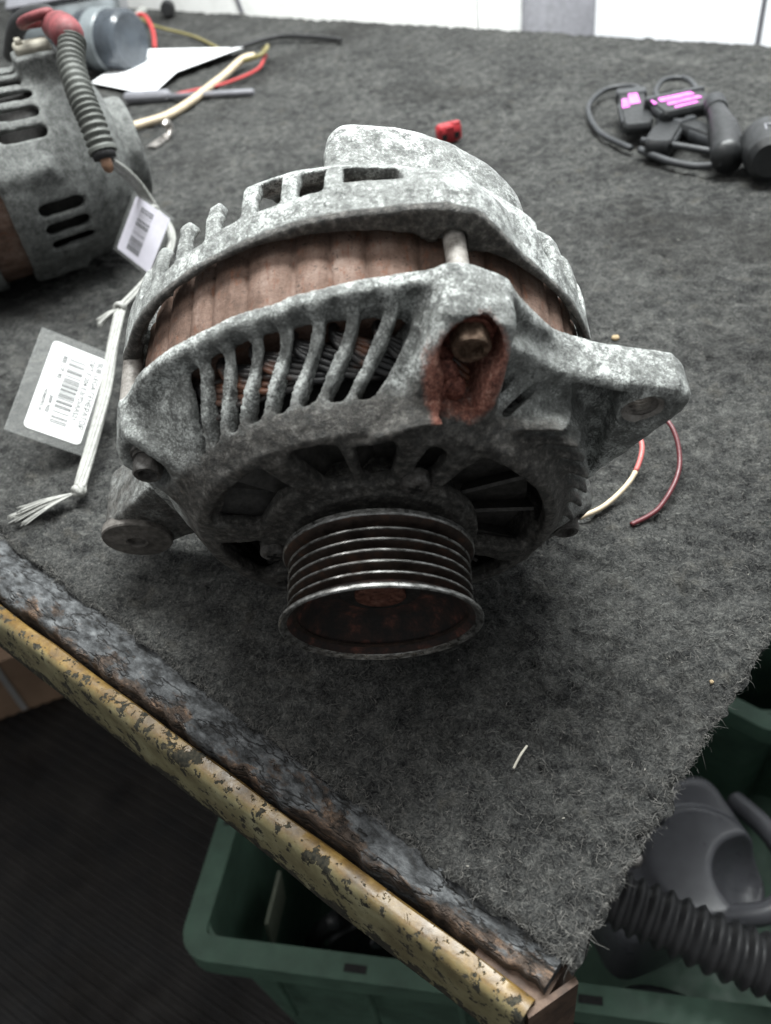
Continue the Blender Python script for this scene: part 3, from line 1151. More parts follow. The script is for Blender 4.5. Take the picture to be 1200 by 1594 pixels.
M['board'] = flake_material()
n = Nodes('chipped_yellow_paint')
st = n.attr('stain')
base = n.ramp(n.noise(60, 5, .65), [(.3, (.10, .085, .040)), (.55, (.19, .172, .092)), (.75, (.29, .275, .17))])
ochre = n.ramp(n.noise(110, 6, .7), [(.3, (.050, .028, .009)), (.5, (.135, .080, .022)), (.7, (.24, .155, .045))])
col = n.mix(n.rng(n.math('ADD', st, n.math('MULTIPLY', n.math('SUBTRACT', n.noise(130, 5, .7), .5), .8)), .3, .8), base, ochre)
scr = n.noise(260, 5, .65, vec=n.scaled((1, .08, 1), (0, 0, math.radians(-44))))
chip = n.math('MAXIMUM', n.rng(n.noise(95, 6, .7, dist=.25), .565, .58), n.rng(scr, .68, .70, 0, .8))
chip2 = n.rng(n.math('ADD', n.noise(260, 5, .65), n.math('MULTIPLY', n.math('MULTIPLY', st, n.math('SUBTRACT', 1.0, st)), .22)), .615, .635)
lowd = n.attr('low')
chip3 = n.rng(n.math('ADD', n.math('MULTIPLY', lowd, .30), n.noise(190, 6, .7)), .70, .73)
col = n.mix(n.rng(n.noise(38, 5, .7, vec=n.scaled((1, 1, 2))), .50, .68, 0, .55), col, (.075, .055, .028))
cm = n.math('MAXIMUM', n.math('MAXIMUM', chip, chip2), chip3)
col = n.mix(cm, col, n.ramp(n.noise(600, 3), [(.4, (.022, .022, .018)), (.7, (.065, .058, .042))]))
n.set(color=col, rough=n.math('MAXIMUM', n.rng(n.noise(90, 3), .3, .7, .28, .55), n.math('MULTIPLY', cm, .85)), spec=n.rng(cm, 0, 1, .5, .15))
n.bump(n.math('ADD', n.math('MULTIPLY', cm, -1.0), n.math('MULTIPLY', n.noise(250, 4), .5)), .5, .0008)
M['yellow'] = n.m
M['leg'] = rust_material('rusty_leg_steel', (.030, .020, .015), (.085, .052, .036), (.17, .115, .08), .6, 60)
M['underboard'] = plain('raw_board_underside', (.05, .042, .035), .85, 0, .3, 60)

bench = thing('workbench', 'workbench with peeling board edge and chipped yellow steel angle under the carpet', 'workbench', (.031, .079, FLOOR * MM))
BL = tuple(-x for x in (.031, .079, FLOOR * MM))


def board_out(v):
    return -8.7 - .040 * v


vsb = np.concatenate([np.linspace(3, 420, 380), np.linspace(424, 1900, 180)])
uw = np.linspace(0, 1, 26)
VVb, WW = np.meshgrid(vsb, uw, indexing='ij')
jag = .9 * vnoise(VVb / 9, VVb * 0 + 2, 31) + .6 * vnoise(VVb / 3, VVb * 0 + 5, 32)
UUb = 6 + (board_out(VVb) + jag - 6) * WW
zb = -4.4 + .5 * vnoise(VVb / 22, UUb / 5, 33) + .35 * vnoise(VVb / 7, UUb / 2.2, 34)
lev = vnoise(VVb / 18 + 3, UUb / 4.5, 35) + .5 * vnoise(VVb / 6, UUb / 2, 36) + (WW - .5) * 1.0
zb -= np.where(lev > .25, .9, 0) + np.where(lev > .75, .9, 0)          # layers of paint and ply torn away
zb -= np.clip((WW - .93) / .07, 0, 1) ** 2 * 2.0
row = np.stack([O[0] + UUb * D2[0] + VVb * D1[0], O[1] + UUb * D2[1] + VVb * D1[1], zb], -1)
low = row[:, -1:].copy()
low[..., 2] = -24
row = np.concatenate([row, low], 1)
a_, b_ = row.shape[:2]
i_, j_ = np.meshgrid(np.arange(a_ - 1), np.arange(b_ - 1), indexing='ij')
q = (i_ * b_ + j_).ravel()
F_ = np.stack([q, q + b_, q + b_ + 1, q + 1], 1)
eb = mesh('board_edge', row.reshape(-1, 3) * MM, F_, M['board'], bench, True, BL)
at = eb.data.attributes.new('strip', 'FLOAT', 'POINT')
at.data.foreach_set('value', np.concatenate([WW, WW[:, -1:]], 1).astype(np.float32).ravel())
# end grain of the strip at the corner
mb = MB()
mb.add([row[0, k] for k in range(b_ - 1)] + [(p[0], p[1], -24) for p in row[0, :b_ - 1]], [(k, k + 1, b_ + k, b_ - 1 + k) for k in range(b_ - 2)])
mb.build('board_end', M['board'], bench, True, BL)
mb = MB()
mb.slab([bw(7, 8)[:2], bw(846, 8)[:2], bw(846, 1895)[:2], bw(7, 1895)[:2]], -24, -7)
mb.build('board', M['underboard'], bench, False, BL)
# rolled angle: flange, rounded corner, vertical face
prof_a = [(-1.5, -8.2, .9), (-2.5, -6.6, 1), (-5.5, -6.2, .9), (-7.0, -6.6, .6), (-8.2, -7.6, .45), (-8.9, -9.4, .3), (-9.3, -14, .0), (-9.7, -24, .0), (-10.0, -32.5, .05), (-9.7, -33.4, .1), (-7.6, -33.0, .1), (-7.0, -12, .1), (-1.5, -11, .2)]
vsa = np.concatenate([np.linspace(4, 420, 200), np.linspace(430, 1900, 60)])
Va, sta = [], []
for v in vsa:
    for (du, z, s_) in prof_a:
        wob = .35 * float(vnoise(np.array(v / 25.), np.array(z / 9. + du), 41))
        lift = 1.2 * max(0, 1 - v / 26.0) if du < -2 else 0
        Va.append(bw(board_out(v) + du - 1.0 + wob - .4 * lift, v, z + wob * .6))
        sta.append(s_)
na = len(prof_a)
Fa = []
for i in range(len(vsa) - 1):
    for k in range(na):
        k2 = (k + 1) % na
        Fa.append((i * na + k, (i + 1) * na + k, (i + 1) * na + k2, i * na + k2))
Fa.append(tuple(range(na)))
ang_o = mesh('steel_angle', np.array(Va) * MM, Fa, M['yellow'], bench, True, BL)
ang_o.data.set_sharp_from_angle(angle=math.radians(50))
at = ang_o.data.attributes.new('stain', 'FLOAT', 'POINT')
at.data.foreach_set('value', np.array(sta, dtype=np.float32))
at = ang_o.data.attributes.new('low', 'FLOAT', 'POINT')
at.data.foreach_set('value', np.array([min(1, max(0, (-z - 18) / 14)) for _ in vsa for (_u, z, _s) in prof_a], dtype=np.float32))
mb = MB()
lp = [bw(-12.5, 2), bw(7, 2), bw(7, 24), bw(-12.5, 24)]
mb.slab([p[:2] for p in lp], FLOOR, -9.5)
mb.build('leg', M['leg'], bench, False, BL)
mb = MB()
mb.slab([bw(-16.5, 3.0)[:2], bw(-1, -3.0)[:2], bw(0, -1.5)[:2], bw(-15.5, 4.5)[:2]], -60, -8.4)
mb.build('gusset', M['leg'], bench, False, BL)
for (u_, v_) in ((820, 20), (820, 1860), (0, 1860)):
    mb = MB()
    mb.slab([bw(u_ - 12, v_ - 12)[:2], bw(u_ + 12, v_ - 12)[:2], bw(u_ + 12, v_ + 12)[:2], bw(u_ - 12, v_ + 12)[:2]], FLOOR, -24)
    mb.build('leg', M['leg'], bench, False, BL)

# ------------------------------------------------------------------ second alternator at the left
n_ = Vector((math.cos(math.radians(20)), math.sin(math.radians(20)), 0))
ROT2 = Matrix((Vector((math.sin(math.radians(20)), -math.cos(math.radians(20)), 0)), n_, Vector((0, 0, 1)))).transposed()
alt2 = thing('alternator', 'grey alternator with oblong slots, cut by the left picture edge', 'alternator', (-.203, .600, .0), ROT2)
L2 = (0, 0, .0655)
T2o = Table2([(0, -26), (66, -26), (67, -24), (67, -10), (65, -6), (63, 20), (58, 38), (50, 52), (40, 58), (0, 58)], 0, 100, -60, 90)
T2i = Table2([(0, -40), (61.5, -40), (61.5, -12), (59, 18), (54, 35), (46, 48), (0, 52)], 0, 100, -60, 90)


def housing2(X, Y, Z):
    r = np.hypot(X, Z)
    ph = np.degrees(np.arctan2(X, Z))
    d = np.maximum(T2o(r, Y), -T2i(r, Y))
    cut = np.full(r.shape, 1e3, np.float32)
    for a, y0, hl in [(119, 6, 11), (107, 6, 11), (95, 6, 11), (54, 0, 11), (42, 0, 11), (30, 0, 11), (18, 0, 10), (6, 0, 10)]:
        s = np.hypot(np.maximum(np.abs(Y - y0) - hl, 0), wrap(ph - a) * np.radians(1) * 64) - 3.9
        cut = np.minimum(cut, np.maximum(s, 50 - r))
    d = smax(d, -cut, 1.0)
    for a in (74, 150, -40, -130):
        u = X * math.sin(math.radians(a)) + Z * math.cos(math.radians(a))
        t = X * math.cos(math.radians(a)) - Z * math.sin(math.radians(a))
        b = smax(np.hypot(u - 61, t) - 6.8, np.abs(Y + 8) - 18, 3)
        d = smin(d, b, 5)
    blk = smax(smax(np.abs(X - 6) - 16, np.abs(Z - 62) - 10, 2), np.abs(Y - 26) - 14, 2)
    d = smin(d, blk, 4)
    cap = smax(np.hypot(X, Z) - 34, np.abs(Y - 60) - 12, 6)
    d = smin(d, cap, 4)
    return d + .4 * grid_noise(X.shape, 5, 61)


casting('rear_housing', housing2, (-78, -32, -76), (78, 78, 80), 1.5, M['alu_far'], alt2, L2)
mb = MB()
mb.lathe([(40, -52), (61.8, -52), (62.2, -51), (62.2, -22), (61.8, -21), (40, -21)], 96)
mb.build('stator', M['stator'], alt2, True, L2)
mb = MB()
mb.lathe([(10, -96), (40, -96), (52, -92), (60, -80), (66, -64), (67, -62), (67, -47), (66, -46), (60, -46)], 96)
mb.build('front_housing', M['alu_far'], alt2, True, L2)
mb = MB()
mb.lathe([(8, -46), (52, -46), (52, 44), (8, 44)], 48)
mb.build('rotor', M['rotor'], alt2, True, L2)
M['beige'] = plain('aged_beige_plastic', (.30, .28, .23), .6, 0, .3, 120)
mb = MB()
mb.box((6, 26, 74), (20, 22, 6), None, 1.5)
mb.box((6, 19, 78), (10, 4, 4), None, .8)
mb.build('terminal_block', M['beige'], alt2, False, L2, 40)

M['conduit'] = plain('grey_corrugated_plastic', (.105, .110, .100), .55, 0, .25, 200)
M['red_rubber'] = plain('dusty_red_rubber', (.17, .036, .040), .65, 0, .45, 120)
M['copper_end'] = plain('copper_terminal', (.42, .25, .17), .4, .6, .3, 200)
M['black_rubber'] = plain('black_rubber', (.018, .018, .019), .55, 0, .3, 150)
cable = thing('battery_cable', 'cable in grey corrugated tube with a red rubber boot, over the left alternator', 'cable', (-.140, .560, .131))
CL = (.140, -.560, -.131)
path = spline([(-139, 556, 147), (-140, 542, 138), (-136, 524, 126), (-132, 513, 114), (-129, 504, 99)], 24)
rr = [7.3 + .85 * math.cos(i * 2 * math.pi / 4.8) for i in range(len(path))]
rr[-6:] = [8.2] * 6
mb = MB()
mb.tube(path, rr, 16)
mb.build('corrugated_tube', M['conduit'], cable, True, CL)
mb = MB()
mb.tube([(-129, 504, 101), (-128.4, 501.8, 96)], [6.6, 6.6], 16)
mb.build('tube_mouth', M['black_rubber'], cable, True, CL)
mb = MB()
mb.tube(spline([(-139, 556, 147), (-128.8, 503, 97.5), (-127.9, 500, 93.5)], 4), 3.2, 10)
mb.build('core', M['copper_end'], cable, True, CL)
mb = MB()
mb.tube(spline([(-139, 553, 147), (-142, 562, 150), (-148, 578, 151), (-156, 594, 150)], 6), [4, 5.5, 7.0, 8.2, 9, 9.4, 9.6, 9.6, 9.6, 9.6, 9.4, 9.2, 9, 9, 8.6, 8.4, 8.2, 8, 8][:19], 16)
boot = mb.build('boot', M['red_rubber'], cable, True, CL)
mb = MB()
mb.tube(spline([(-156, 590, 158), (-170, 592, 156), (-178, 604, 152), (-172, 616, 150), (-160, 606, 152)], 6, True), 3.0, 8, True)
mb.build('boot_loop', M['red_rubber'], cable, True, CL)
mb = MB()
mb.tube(spline([(-156, 594, 150), (-172, 640, 150), (-205, 690, 140), (-240, 760, 110)], 8), 6.5, 12)
mb.build('cable_end', M['black_rubber'], cable, True, CL)

# ------------------------------------------------------------------ price tags and twine
M['twine'] = plain('white_twine', (.30, .30, .28), .5, 0, .25, 300, .4)
n = Nodes('clear_plastic_sleeve')
n.set(color=(.80, .82, .80), rough=.2, alpha=.035, spec=.6)
n.bump(n.noise(70, 3), .25, .001)
M['sleeve'] = n.m
n = Nodes('white_label_paper')
n.set(color=n.ramp(n.noise(90, 3), [(.3, (.60, .61, .60)), (.7, (.68, .68, .67))]), rough=.6)
M['label'] = n.m
n = Nodes('label_ink')
n.set(color=(.035, .037, .042), rough=.6)
M['ink'] = n.m


def frame(TL, BL_, TR):
    """origin TL, x along the text (TL->BL), y pointing from BR side up (towards TR is the top of the text)"""
    TL, BL_, TR = map(lambda p: np.array(p, float), (TL, BL_, TR))
    ex = (BL_ - TL)
    Lx = np.linalg.norm(ex)
    ex /= Lx
    ey = TR - TL
    ey -= ex * (ey @ ex)
    Ly = np.linalg.norm(ey)
    ey /= Ly
    ez = np.cross(ex, ey)
    return TL, ex, ey, ez, Lx, Ly


def text_part(body, size, x, y, parent, mat, z=.35):
    c = bpy.data.curves.new('print_line', 'FONT')
    c.body = body
    c.size = size * MM
    c.offset = .00004
    c.materials.append(mat)
    t_ = bpy.data.objects.new('print_line', c)
    me = bpy.data.meshes.new_from_object(t_)
    bpy.data.objects.remove(t_)
    o = bpy.data.objects.new('print_line', me)
    link(o, parent)
    o.location = (x * MM, y * MM, z * MM)
    return o


def barcode(x0, x1, y0, y1, seed, z=.3):
    r = random.Random(seed)
    mb = MB()
    x = x0
    while x < x1 - .4:
        wq = r.choice((.28, .28, .5, .8))
        mb.add([(x, y0, z), (x + wq, y0, z), (x + wq, y1, z), (x, y1, z)], [(0, 1, 2, 3)])
        x += wq + r.choice((.3, .3, .55, .9))
    return mb


def rounded(x0, x1, y0, y1, rad, seg_=5):
    P = []
    for cx, cy, a0 in ((x1 - rad, y1 - rad, 0), (x0 + rad, y1 - rad, 90), (x0 + rad, y0 + rad, 180), (x1 - rad, y0 + rad, 270)):
        for k in range(seg_ + 1):
            a = math.radians(a0 + 90 * k / seg_)
            P.append((cx + rad * math.cos(a), cy + rad * math.sin(a)))
    return P


def bent_sheet(x0, x1, y0, y1, z, th, bend, mat, name, parent, nx=18):
    """a thin sheet with a slight bow"""
    mb = MB()
    V, F = [], []
    ny = 8
    for s_ in (0, 1):
        for i in range(nx + 1):
            for j in range(ny + 1):
                x = x0 + (x1 - x0) * i / nx
                y = y0 + (y1 - y0) * j / ny
                V.append((x, y, z + th * s_ + bend * math.sin(math.pi * i / nx) * .6 + bend * .35 * math.sin(2.2 * j / ny)))
    m1 = (nx + 1) * (ny + 1)
    for i in range(nx):
        for j in range(ny):
            a = i * (ny + 1) + j
            F.append((a, a + 1, a + ny + 2, a + ny + 1))
            F.append((m1 + a, m1 + a + ny + 1, m1 + a + ny + 2, m1 + a + 1))
    mb.add(V, F)
    return mb.build(name, mat, parent, True)


# the near tag: sleeve 51 x 40 mm
TL, ex, ey, ez, Lx, Ly = frame((-161.0, 395.7, 50.6), (-177.0, 341.0, 27.9), (-133.0, 389.0, 24.3))
rot = Matrix((ex, ey, ez)).transposed()
tagA = thing('price_tag', 'clear plastic tag with white barcode label and printed text, beside the alternator', 'tag', tuple(TL * MM), rot)
bent_sheet(0, Lx, 0, Ly, -.6, .15, .5, M['sleeve'], 'sleeve', tagA)
bent_sheet(0, Lx, 0, Ly, .75, .15, .5, M['sleeve'], 'sleeve', tagA)
mb = MB()
for (x0, x1, y0, y1) in [(0, Lx, -.2, .5), (0, Lx, Ly - .5, Ly + .2), (-.2, .5, .5, Ly - .5), (Lx - .5, Lx + .2, .5, Ly - .5)]:
    mb.box(((x0 + x1) / 2, (y0 + y1) / 2, .15), (x1 - x0, y1 - y0, .9))
mb.build('welded_seam', M['sleeve'], tagA)
mb = MB()
kx, ky = Lx / 51.3, Ly / 39.6
mb.slab(rounded(3.5 * kx, Lx - 4.0 * kx, 7.5 * ky, Ly - 3.0 * ky, 2.6), .02, .22)
lab = mb.build('label', M['label'], tagA)
barcode(9.5 * kx, Lx - 9.0 * kx, 18.5 * ky, 27.0 * ky, 5).build('barcode', M['ink'], lab)
text_part('SUB LEGA ГЕНЕРАТОР', 3.6 * ky * 1.12, 6.0 * kx, 32.6 * ky, lab, M['ink'])
text_part('ОРТ Е 204 ЕЗ/7D/АА521', 3.1 * ky * 1.15, 6.2 * kx, 28.4 * ky, lab, M['ink'])
text_part('800 СВ 90', 2.9 * ky * 1.1, 9.0 * kx, 14.9 * ky, lab, M['ink'])
text_part('С 2009 Ж02', 2.3 * ky * 1.1, 27.0 * kx, 14.9 * ky, lab, M['ink'])
text_part('НОМЕРКУ-Ж', 2.0 * ky * 1.1, 27.0 * kx, 11.6 * ky, lab, M['ink'])

# the far tag
TL2, ex2, ey2, ez2, Lx2, Ly2 = frame((-128, 547, 61), (-151, 536, 30), (-109, 503, 44))
rot2 = Matrix((ex2, ey2, ez2)).transposed()
tagB = thing('price_tag', 'smaller blurred barcode tag hanging behind the alternator, below the grey tube', 'tag', tuple(TL2 * MM), rot2)
bent_sheet(0, Lx2, 0, Ly2, -.6, .15, .8, M['sleeve'], 'sleeve', tagB)
bent_sheet(0, Lx2, 0, Ly2, .9, .15, .8, M['sleeve'], 'sleeve', tagB)
mb = MB()
mb.slab(rounded(2.0, Lx2 - 2.0, 3.0, Ly2 - 3.0, 2), .02, .22)
M['label_grey'] = plain('violet_white_label', (.62, .60, .68), .6, 0, .08, 90, .05)
lab2 = mb.build('label', M['label_grey'], tagB)
barcode(6, Lx2 - 6, 13, Ly2 - 20, 9).build('barcode', M['ink'], lab2)


def flat_twine(mb, pts, w_, n=8, seg_=12, twist=0.0, z=None):
    P = spline(pts, seg_)
    k0 = len(mb.V)
    mb.tube(P, w_, n)
    return P


def frayed(mb, start, ends, rnd, spread, r=.28):
    for e in ends:
        s = np.array(start, float)
        e = np.array(e, float)
        for k in range(5):
            o_ = np.array([rnd.uniform(-spread, spread) for _ in range(3)])
            o_[2] = abs(o_[2]) * .8
            m_ = (s + e) / 2 + o_ * .5 + np.array((0, 0, 1.0))
            mb.tube(spline([s + o_ * .15, m_, e + o_], 5), [r * 1.4] * 6 + [r] * 5, 5)


rnd = random.Random(5)
tw = thing('twine', 'white twine with frayed ends and knots, holding the tags beside the alternator', 'twine', (-.143, .312, .0))
TWL = (.143, -.312, 0)
mb = MB()
main = spline([(-130, 431, 36), (-133, 400, 28), (-135, 374, 20), (-140, 340, 11), (-142.4, 319, 7), (-142.8, 313, 6)], 10)
for k in range(7):
    a = k * 2 * math.pi / 7
    off = np.stack([2.1 * np.cos(a + np.linspace(0, 2.5, len(main))), .5 * np.sin(a + np.linspace(0, 2.5, len(main))), 1.1 * np.sin(a + np.linspace(0, 2.5, len(main)))], 1)
    mb.tube(main + off, 1.2, 7)
mb.build('strand', M['twine'], tw, True, TWL)


def knot(c, r, name='knot'):
    mb = MB()
    for k in range(3):
        ax_ = Vector((rnd.uniform(-1, 1), rnd.uniform(-1, 1), rnd.uniform(-.5, 1))).normalized()
        m_ = Vector((0, 0, 1)).rotation_difference(ax_).to_matrix()
        pts = [np.array(m_ @ Vector((r * math.cos(t_), r * math.sin(t_), .4 * r * math.sin(2 * t_)))) + np.array(c) for t_ in np.linspace(0, 2 * math.pi, 16)[:-1]]
        mb.tube(pts, r * .62, 8, True)
    mb.build(name, M['twine'], tw, True, TWL)


knot((-143, 312, 6.0), 2.3)
knot((-130, 433, 37), 2.4)
knot((-119, 541, 50), 2.4)
mb = MB()
frayed(mb, (-145, 311, 5.5), [(-172, 307, 3.5), (-175, 303.5, 3), (-173, 299.5, 3), (-167, 296, 3), (-170, 302, 5), (-166, 300, 3)], rnd, 1.6, .34)
mb.build('frayed_end', M['twine'], tw, True, TWL)
mb = MB()
frayed(mb, (-130, 433, 37), [(-142, 424, 32), (-141, 421, 34), (-143, 427, 34)], rnd, 1.6, .35)
mb.build('frayed_end', M['twine'], tw, True, TWL)
mb = MB()
p2 = spline([(-130, 433, 37), (-124, 452, 36), (-118, 470, 36), (-109, 488, 38), (-107, 512, 40), (-111, 531, 43), (-119, 541, 50)], 8)
for k in range(4):
    a = k * math.pi / 2
    mb.tube(p2 + np.array([1.3 * math.cos(a), .3, 1.3 * math.sin(a)]), 1.25, 7)
mb.build('strand', M['twine'], tw, True, TWL)
mb = MB()
p2 = spline([(-119, 541, 50), (-124, 540, 66), (-127, 524, 82), (-128, 504, 94)], 8)
for k in range(4):
    a = k * math.pi / 2
    mb.tube(p2 + np.array([2.2 * math.cos(a), .3, 1.0 * math.sin(a)]), 1.7, 7)
mb.build('strand', M['twine'], tw, True, TWL)

# ------------------------------------------------------------------ small things on the carpet
M['wire_red'] = plain('dark_red_wire', (.11, .022, .026), .45, 0, .25, 200)
M['wire_pink'] = plain('faded_red_wire', (.50, .13, .12), .5, 0, .2, 60)
M['wire_cream'] = plain('cream_wire', (.58, .48, .34), .5, 0, .2, 100)
M['wire_white'] = plain('grey_white_wire', (.42, .46, .46), .5, 0, .2, 100)
M['wire_yellow'] = plain('ochre_wire', (.22, .19, .075), .5, 0, .25, 100)
M['wire_bright_red'] = plain('bright_red_wire', (.42, .045, .045), .5, 0, .2, 100)


def wire(name, label, pts, r, mat, cat='wire', group=None, tip=None):
    P = spline(pts, 12)
    mb = MB()
    c = P[0].copy()
    c[2] = 0
    mb.tube(P - c, r, 10)
    o = mb.build(name, mat, None, True, tuple(c * MM))
    tag(o, label, cat, group)
    return o


wire('wire', 'thin dark red wire curling out on the carpet right of the alternator', [(96, 306, 3), (118, 302, 12), (130, 284, 15), (128.5, 263, 7), (114, 244.5, 2.2), (99.5, 237.5, 1.2)], 1.05, M['wire_red'])
wp = spline([(90, 298, 3), (108, 296, 11), (116.5, 279, 11), (108.5, 262.5, 6), (93, 250, 3), (80, 245.5, 2)], 12)
wpt = thing('wire', 'faded wire, red above and cream below, curving under the mounting ear', 'wire', (.090, .298, .0))
for nm, sl, mt in (('red_length', slice(0, 36), 'wire_pink'), ('cream_length', slice(35, None), 'wire_cream')):
    mb = MB()
    mb.tube(wp[sl] - np.array([90, 298, 0]), 1.15, 10)
    mb.build(nm, M[mt], wpt, True)
wire('wire', 'short pale grey wire beside the right edge of the alternator housing', [(99, 287, 3), (93, 275, 9), (84, 262, 6), (77, 254, 2)], .8, M['wire_white'])

mb = MB()
M['red_plastic'] = plain('red_plastic', (.33, .022, .028), .35, 0, .2, 200)
conn = thing('connector', 'small red plastic connector lying alone on the far carpet', 'connector', (.104, .735, .0), .25)
mb.box((0, 0, 7.5), (21, 12, 14), None, 2.0)
body = mb.build('body', M['red_plastic'], conn, False, None, 40)
mb = MB()
mb.box((-1, -6.2, 12), (7, 2.0, 4), None, .6)
mb.build('latch', M['red_plastic'], conn, False)
mb = MB()
mb.box((6, -2, 14.6), (7, 6, 2.4), None, .7)
mb.build('lid', M['red_plastic'], conn, False)
M['black_hole'] = plain('black_recess', (.008, .008, .008), .8)
for x_ in (-6.5, 5):
    mb = MB()
    mb.box((x_, -6.15, 6), (4.5, .6, 5))
    mb.build('socket', M['black_hole'], conn, False)

# folded white paper
pp = [(-232, 1258), (-274, 1124), (-190, 1030), (-166, 1098), (-95, 1160), (-88, 1180)]
mb = MB()
mb.slab(pp, 0, .5)
M['paper'] = plain('white_paper', (.86, .87, .88), .7, 0, .03, 30, .1)
paper = MB()
c0 = np.array([-190, 1130])
V, F = [], []
for s_ in (0, 1):
    for i, (x, y) in enumerate(pp):
        V.append((x - c0[0], y - c0[1], (7, 5, 3.5, 8, 9, 6)[i] + s_ * .5))
F = [(5, 4, 3), (5, 3, 0), (0, 3, 1), (3, 2, 1), (6 + 3, 6 + 4, 6 + 5), (6, 6 + 3, 6 + 5), (6 + 1, 6 + 3, 6), (6 + 1, 6 + 2, 6 + 3)]
for i in range(6):
    j = (i + 1) % 6
    F.append((i, j, 6 + j, 6 + i))
paper.add(V, F)
tag(paper.build('paper_sheet', M['paper'], None, False, (c0[0] * MM, c0[1] * MM, 0)), 'torn sheet of white paper lying at the back left', 'paper')

wire('cable', 'cream sheathed cable end lying in front of the white paper', [(-219, 903, 5), (-192, 912, 5), (-162, 930, 5), (-140, 970, 5), (-126, 1009, 5), (-106, 1058, 6), (-87, 1098, 10), (-72, 1108, 10)], 4.2, M['wire_cream'], 'cable')
M['steel_bright'] = plain('bright_plated_steel', (.50, .47, .44), .3, .8, .2, 150)
clip = thing('metal_clip', 'small bent metal clip lying on the carpet below the cream cable', 'clip', (-.160, .862, .0), 1.05)
mb = MB()
mb.box((-14, 0, 1.6), (12, 11, 1.4), None, .4)
mb.box((-3, 3.5, 2.2), (12, 3, 1.4), None, .4)
mb.box((-3, -3.5, 2.2), (12, 3, 1.4), None, .4)
mb.build('plate', M['steel_bright'], clip)
mb = MB()
mb.tube(spline([(3, 0, 2), (10, 0, 3), (15, 0, 8), (12, 0, 14), (7, 0, 12)], 6), 3.2, 8)
mb.build('hook', M['steel_bright'], clip, True)
M['grey_plastic'] = plain('grey_plastic', (.20, .20, .22), .5, 0, .2, 100)
ss = thing('probe', 'slim grey rod with a thicker grip, lying in front of the white paper', 'tool', (-.147, 1.000, .0), math.atan2(-53, 152))
mb = MB()
mb.tube([(-20, 0, 4), (78, 0, 4), (80, 0, 4)], [3.6, 3.6, 2.6], 12)
mb.build('rod', M['grey_plastic'], ss, True)
mb = MB()
mb.box((-48, 0, 6), (56, 14, 10), None, 3)
mb.build('grip', M['grey_plastic'], ss, False, None, 40)

wire('wire', 'bright red wire loop standing behind the white paper', [(-281, 1290, 6), (-262, 1322, 14), (-246, 1336, 30), (-226, 1330, 34), (-214, 1300, 20), (-211, 1262, 5)], 3.0, M['wire_bright_red'])
wire('wire', 'thin ochre wire running across the back of the carpet', [(-300, 1460, 30), (-262, 1430, 26), (-225, 1389, 10), (-163, 1308, 4), (-123, 1215, 3)], 2.0, M['wire_yellow'])
wire('wire', 'thin red wire passing under the right tip of the white paper', [(-170, 1010, 4), (-140, 1018, 4), (-105, 1028, 4), (-69, 1063, 5), (-58, 1092, 12), (-58, 1120, 5)], 1.8, M['wire_bright_red'])
wire('wire', 'ochre and cream wire loop beside the right tip of the paper', [(-84, 1092, 10), (-62, 1080, 16), (-54, 1108, 18), (-62, 1140, 8)], 2.4, M['wire_yellow'])
wire('cable', 'long black cable arched over the back of the carpet', [(-110, 1180, 4), (-92, 1192, 5), (-46, 1214, 6), (-5, 1190, 5), (35, 1152, 4)], 3.0, M['black_rubber'], 'cable')

# heap of parts in the far left corner
M['blue_grey'] = plain('dark_blue_grey_plastic', (.060, .070, .082), .25, 0, .35, 40)
M['pale_blue'] = plain('pale_grey_film', (.17, .19, .20), .35, 0, .35, 30)
hp = thing('starter_motor', 'dark rounded motor part lying behind the red boot in the far left corner', 'motor', (-.262, 1.190, .0), 1.0)
mb = MB()
mb.lathe([(.1, -50), (30, -50), (34, -46), (34, 20), (30, 26), (22, 30), (20, 52), (.1, 52)], 40, (0, 0, 36))
mb.build('case', M['blue_grey'], hp, False, None, 35)
mb = MB()
mb.lathe([(34.5, -20), (36, -18), (36, 2), (34.5, 4)], 40, (0, 0, 36))
mb.build('band', M['pale_blue'], hp, False, None, 35)
mb = MB()
mb.lathe([(.1, 52), (6, 52), (6, 66), (.1, 66)], 20, (0, 0, 36))
mb.build('shaft', M['steel_bright'], hp, True)
bb = thing('plastic_box', 'pale translucent grey box behind the dark motor part in the far left corner', 'box', (-.345, 1.410, .0), .2)
mb = MB()
mb.box((0, 0, 30), (150, 90, 60), None, 8)
mb.build('tub', M['pale_blue'], bb, False, None, 40)
mb = MB()
mb.box((0, 0, 63), (156, 96, 7), None, 3)
mb.build('lid', M['grey_plastic'], bb, False, None, 40)
wire('cable', 'off-white stub of cable leaning behind the red wire loop', [(-280, 1345, 8), (-262, 1400, 14), (-246, 1460, 20)], 6.5, M['twine'], 'cable')
kb = thing('knob', 'small black knob at the far left end of the bench edge', 'knob', (-.215, 1.500, .0))
mb = MB()
mb.lathe([(.1, -9), (9, -9), (11, -6), (11, 6), (9, 9), (.1, 9)], 24, (0, 0, 12))
mb.build('cap', M['black_rubber'], kb, False, None, 35)
mb = MB()
mb.tube([(0, 8, 12), (0, 34, 8)], 4, 10)
mb.build('stem', M['black_rubber'], kb, True)

# black wiring harness with pink paint marks
M['black_plastic'] = plain('dusty_black_plastic', (.016, .017, .018), .42, 0, .35, 120)
M['grey_black'] = plain('worn_black_sleeve', (.034, .036, .039), .5, 0, .3, 120)
n = Nodes('fluorescent_pink_paint')
n.set(color=n.ramp(n.noise(150, 4), [(.3, (.62, .10, .52)), (.7, (.80, .22, .70))]), rough=.6)
M['pink'] = n.m
hs = thing('wiring_harness', 'black wiring harness with two pink-marked connectors and looped cables at the right', 'harness', (.255, .660, .0))
HL = (-.255, -.660, 0)


def hpart(name, mb, mat, parent=None, smooth=False, auto=None):
    return mb.build(name, M[mat], parent or hs, smooth, HL if parent is None else None, auto)


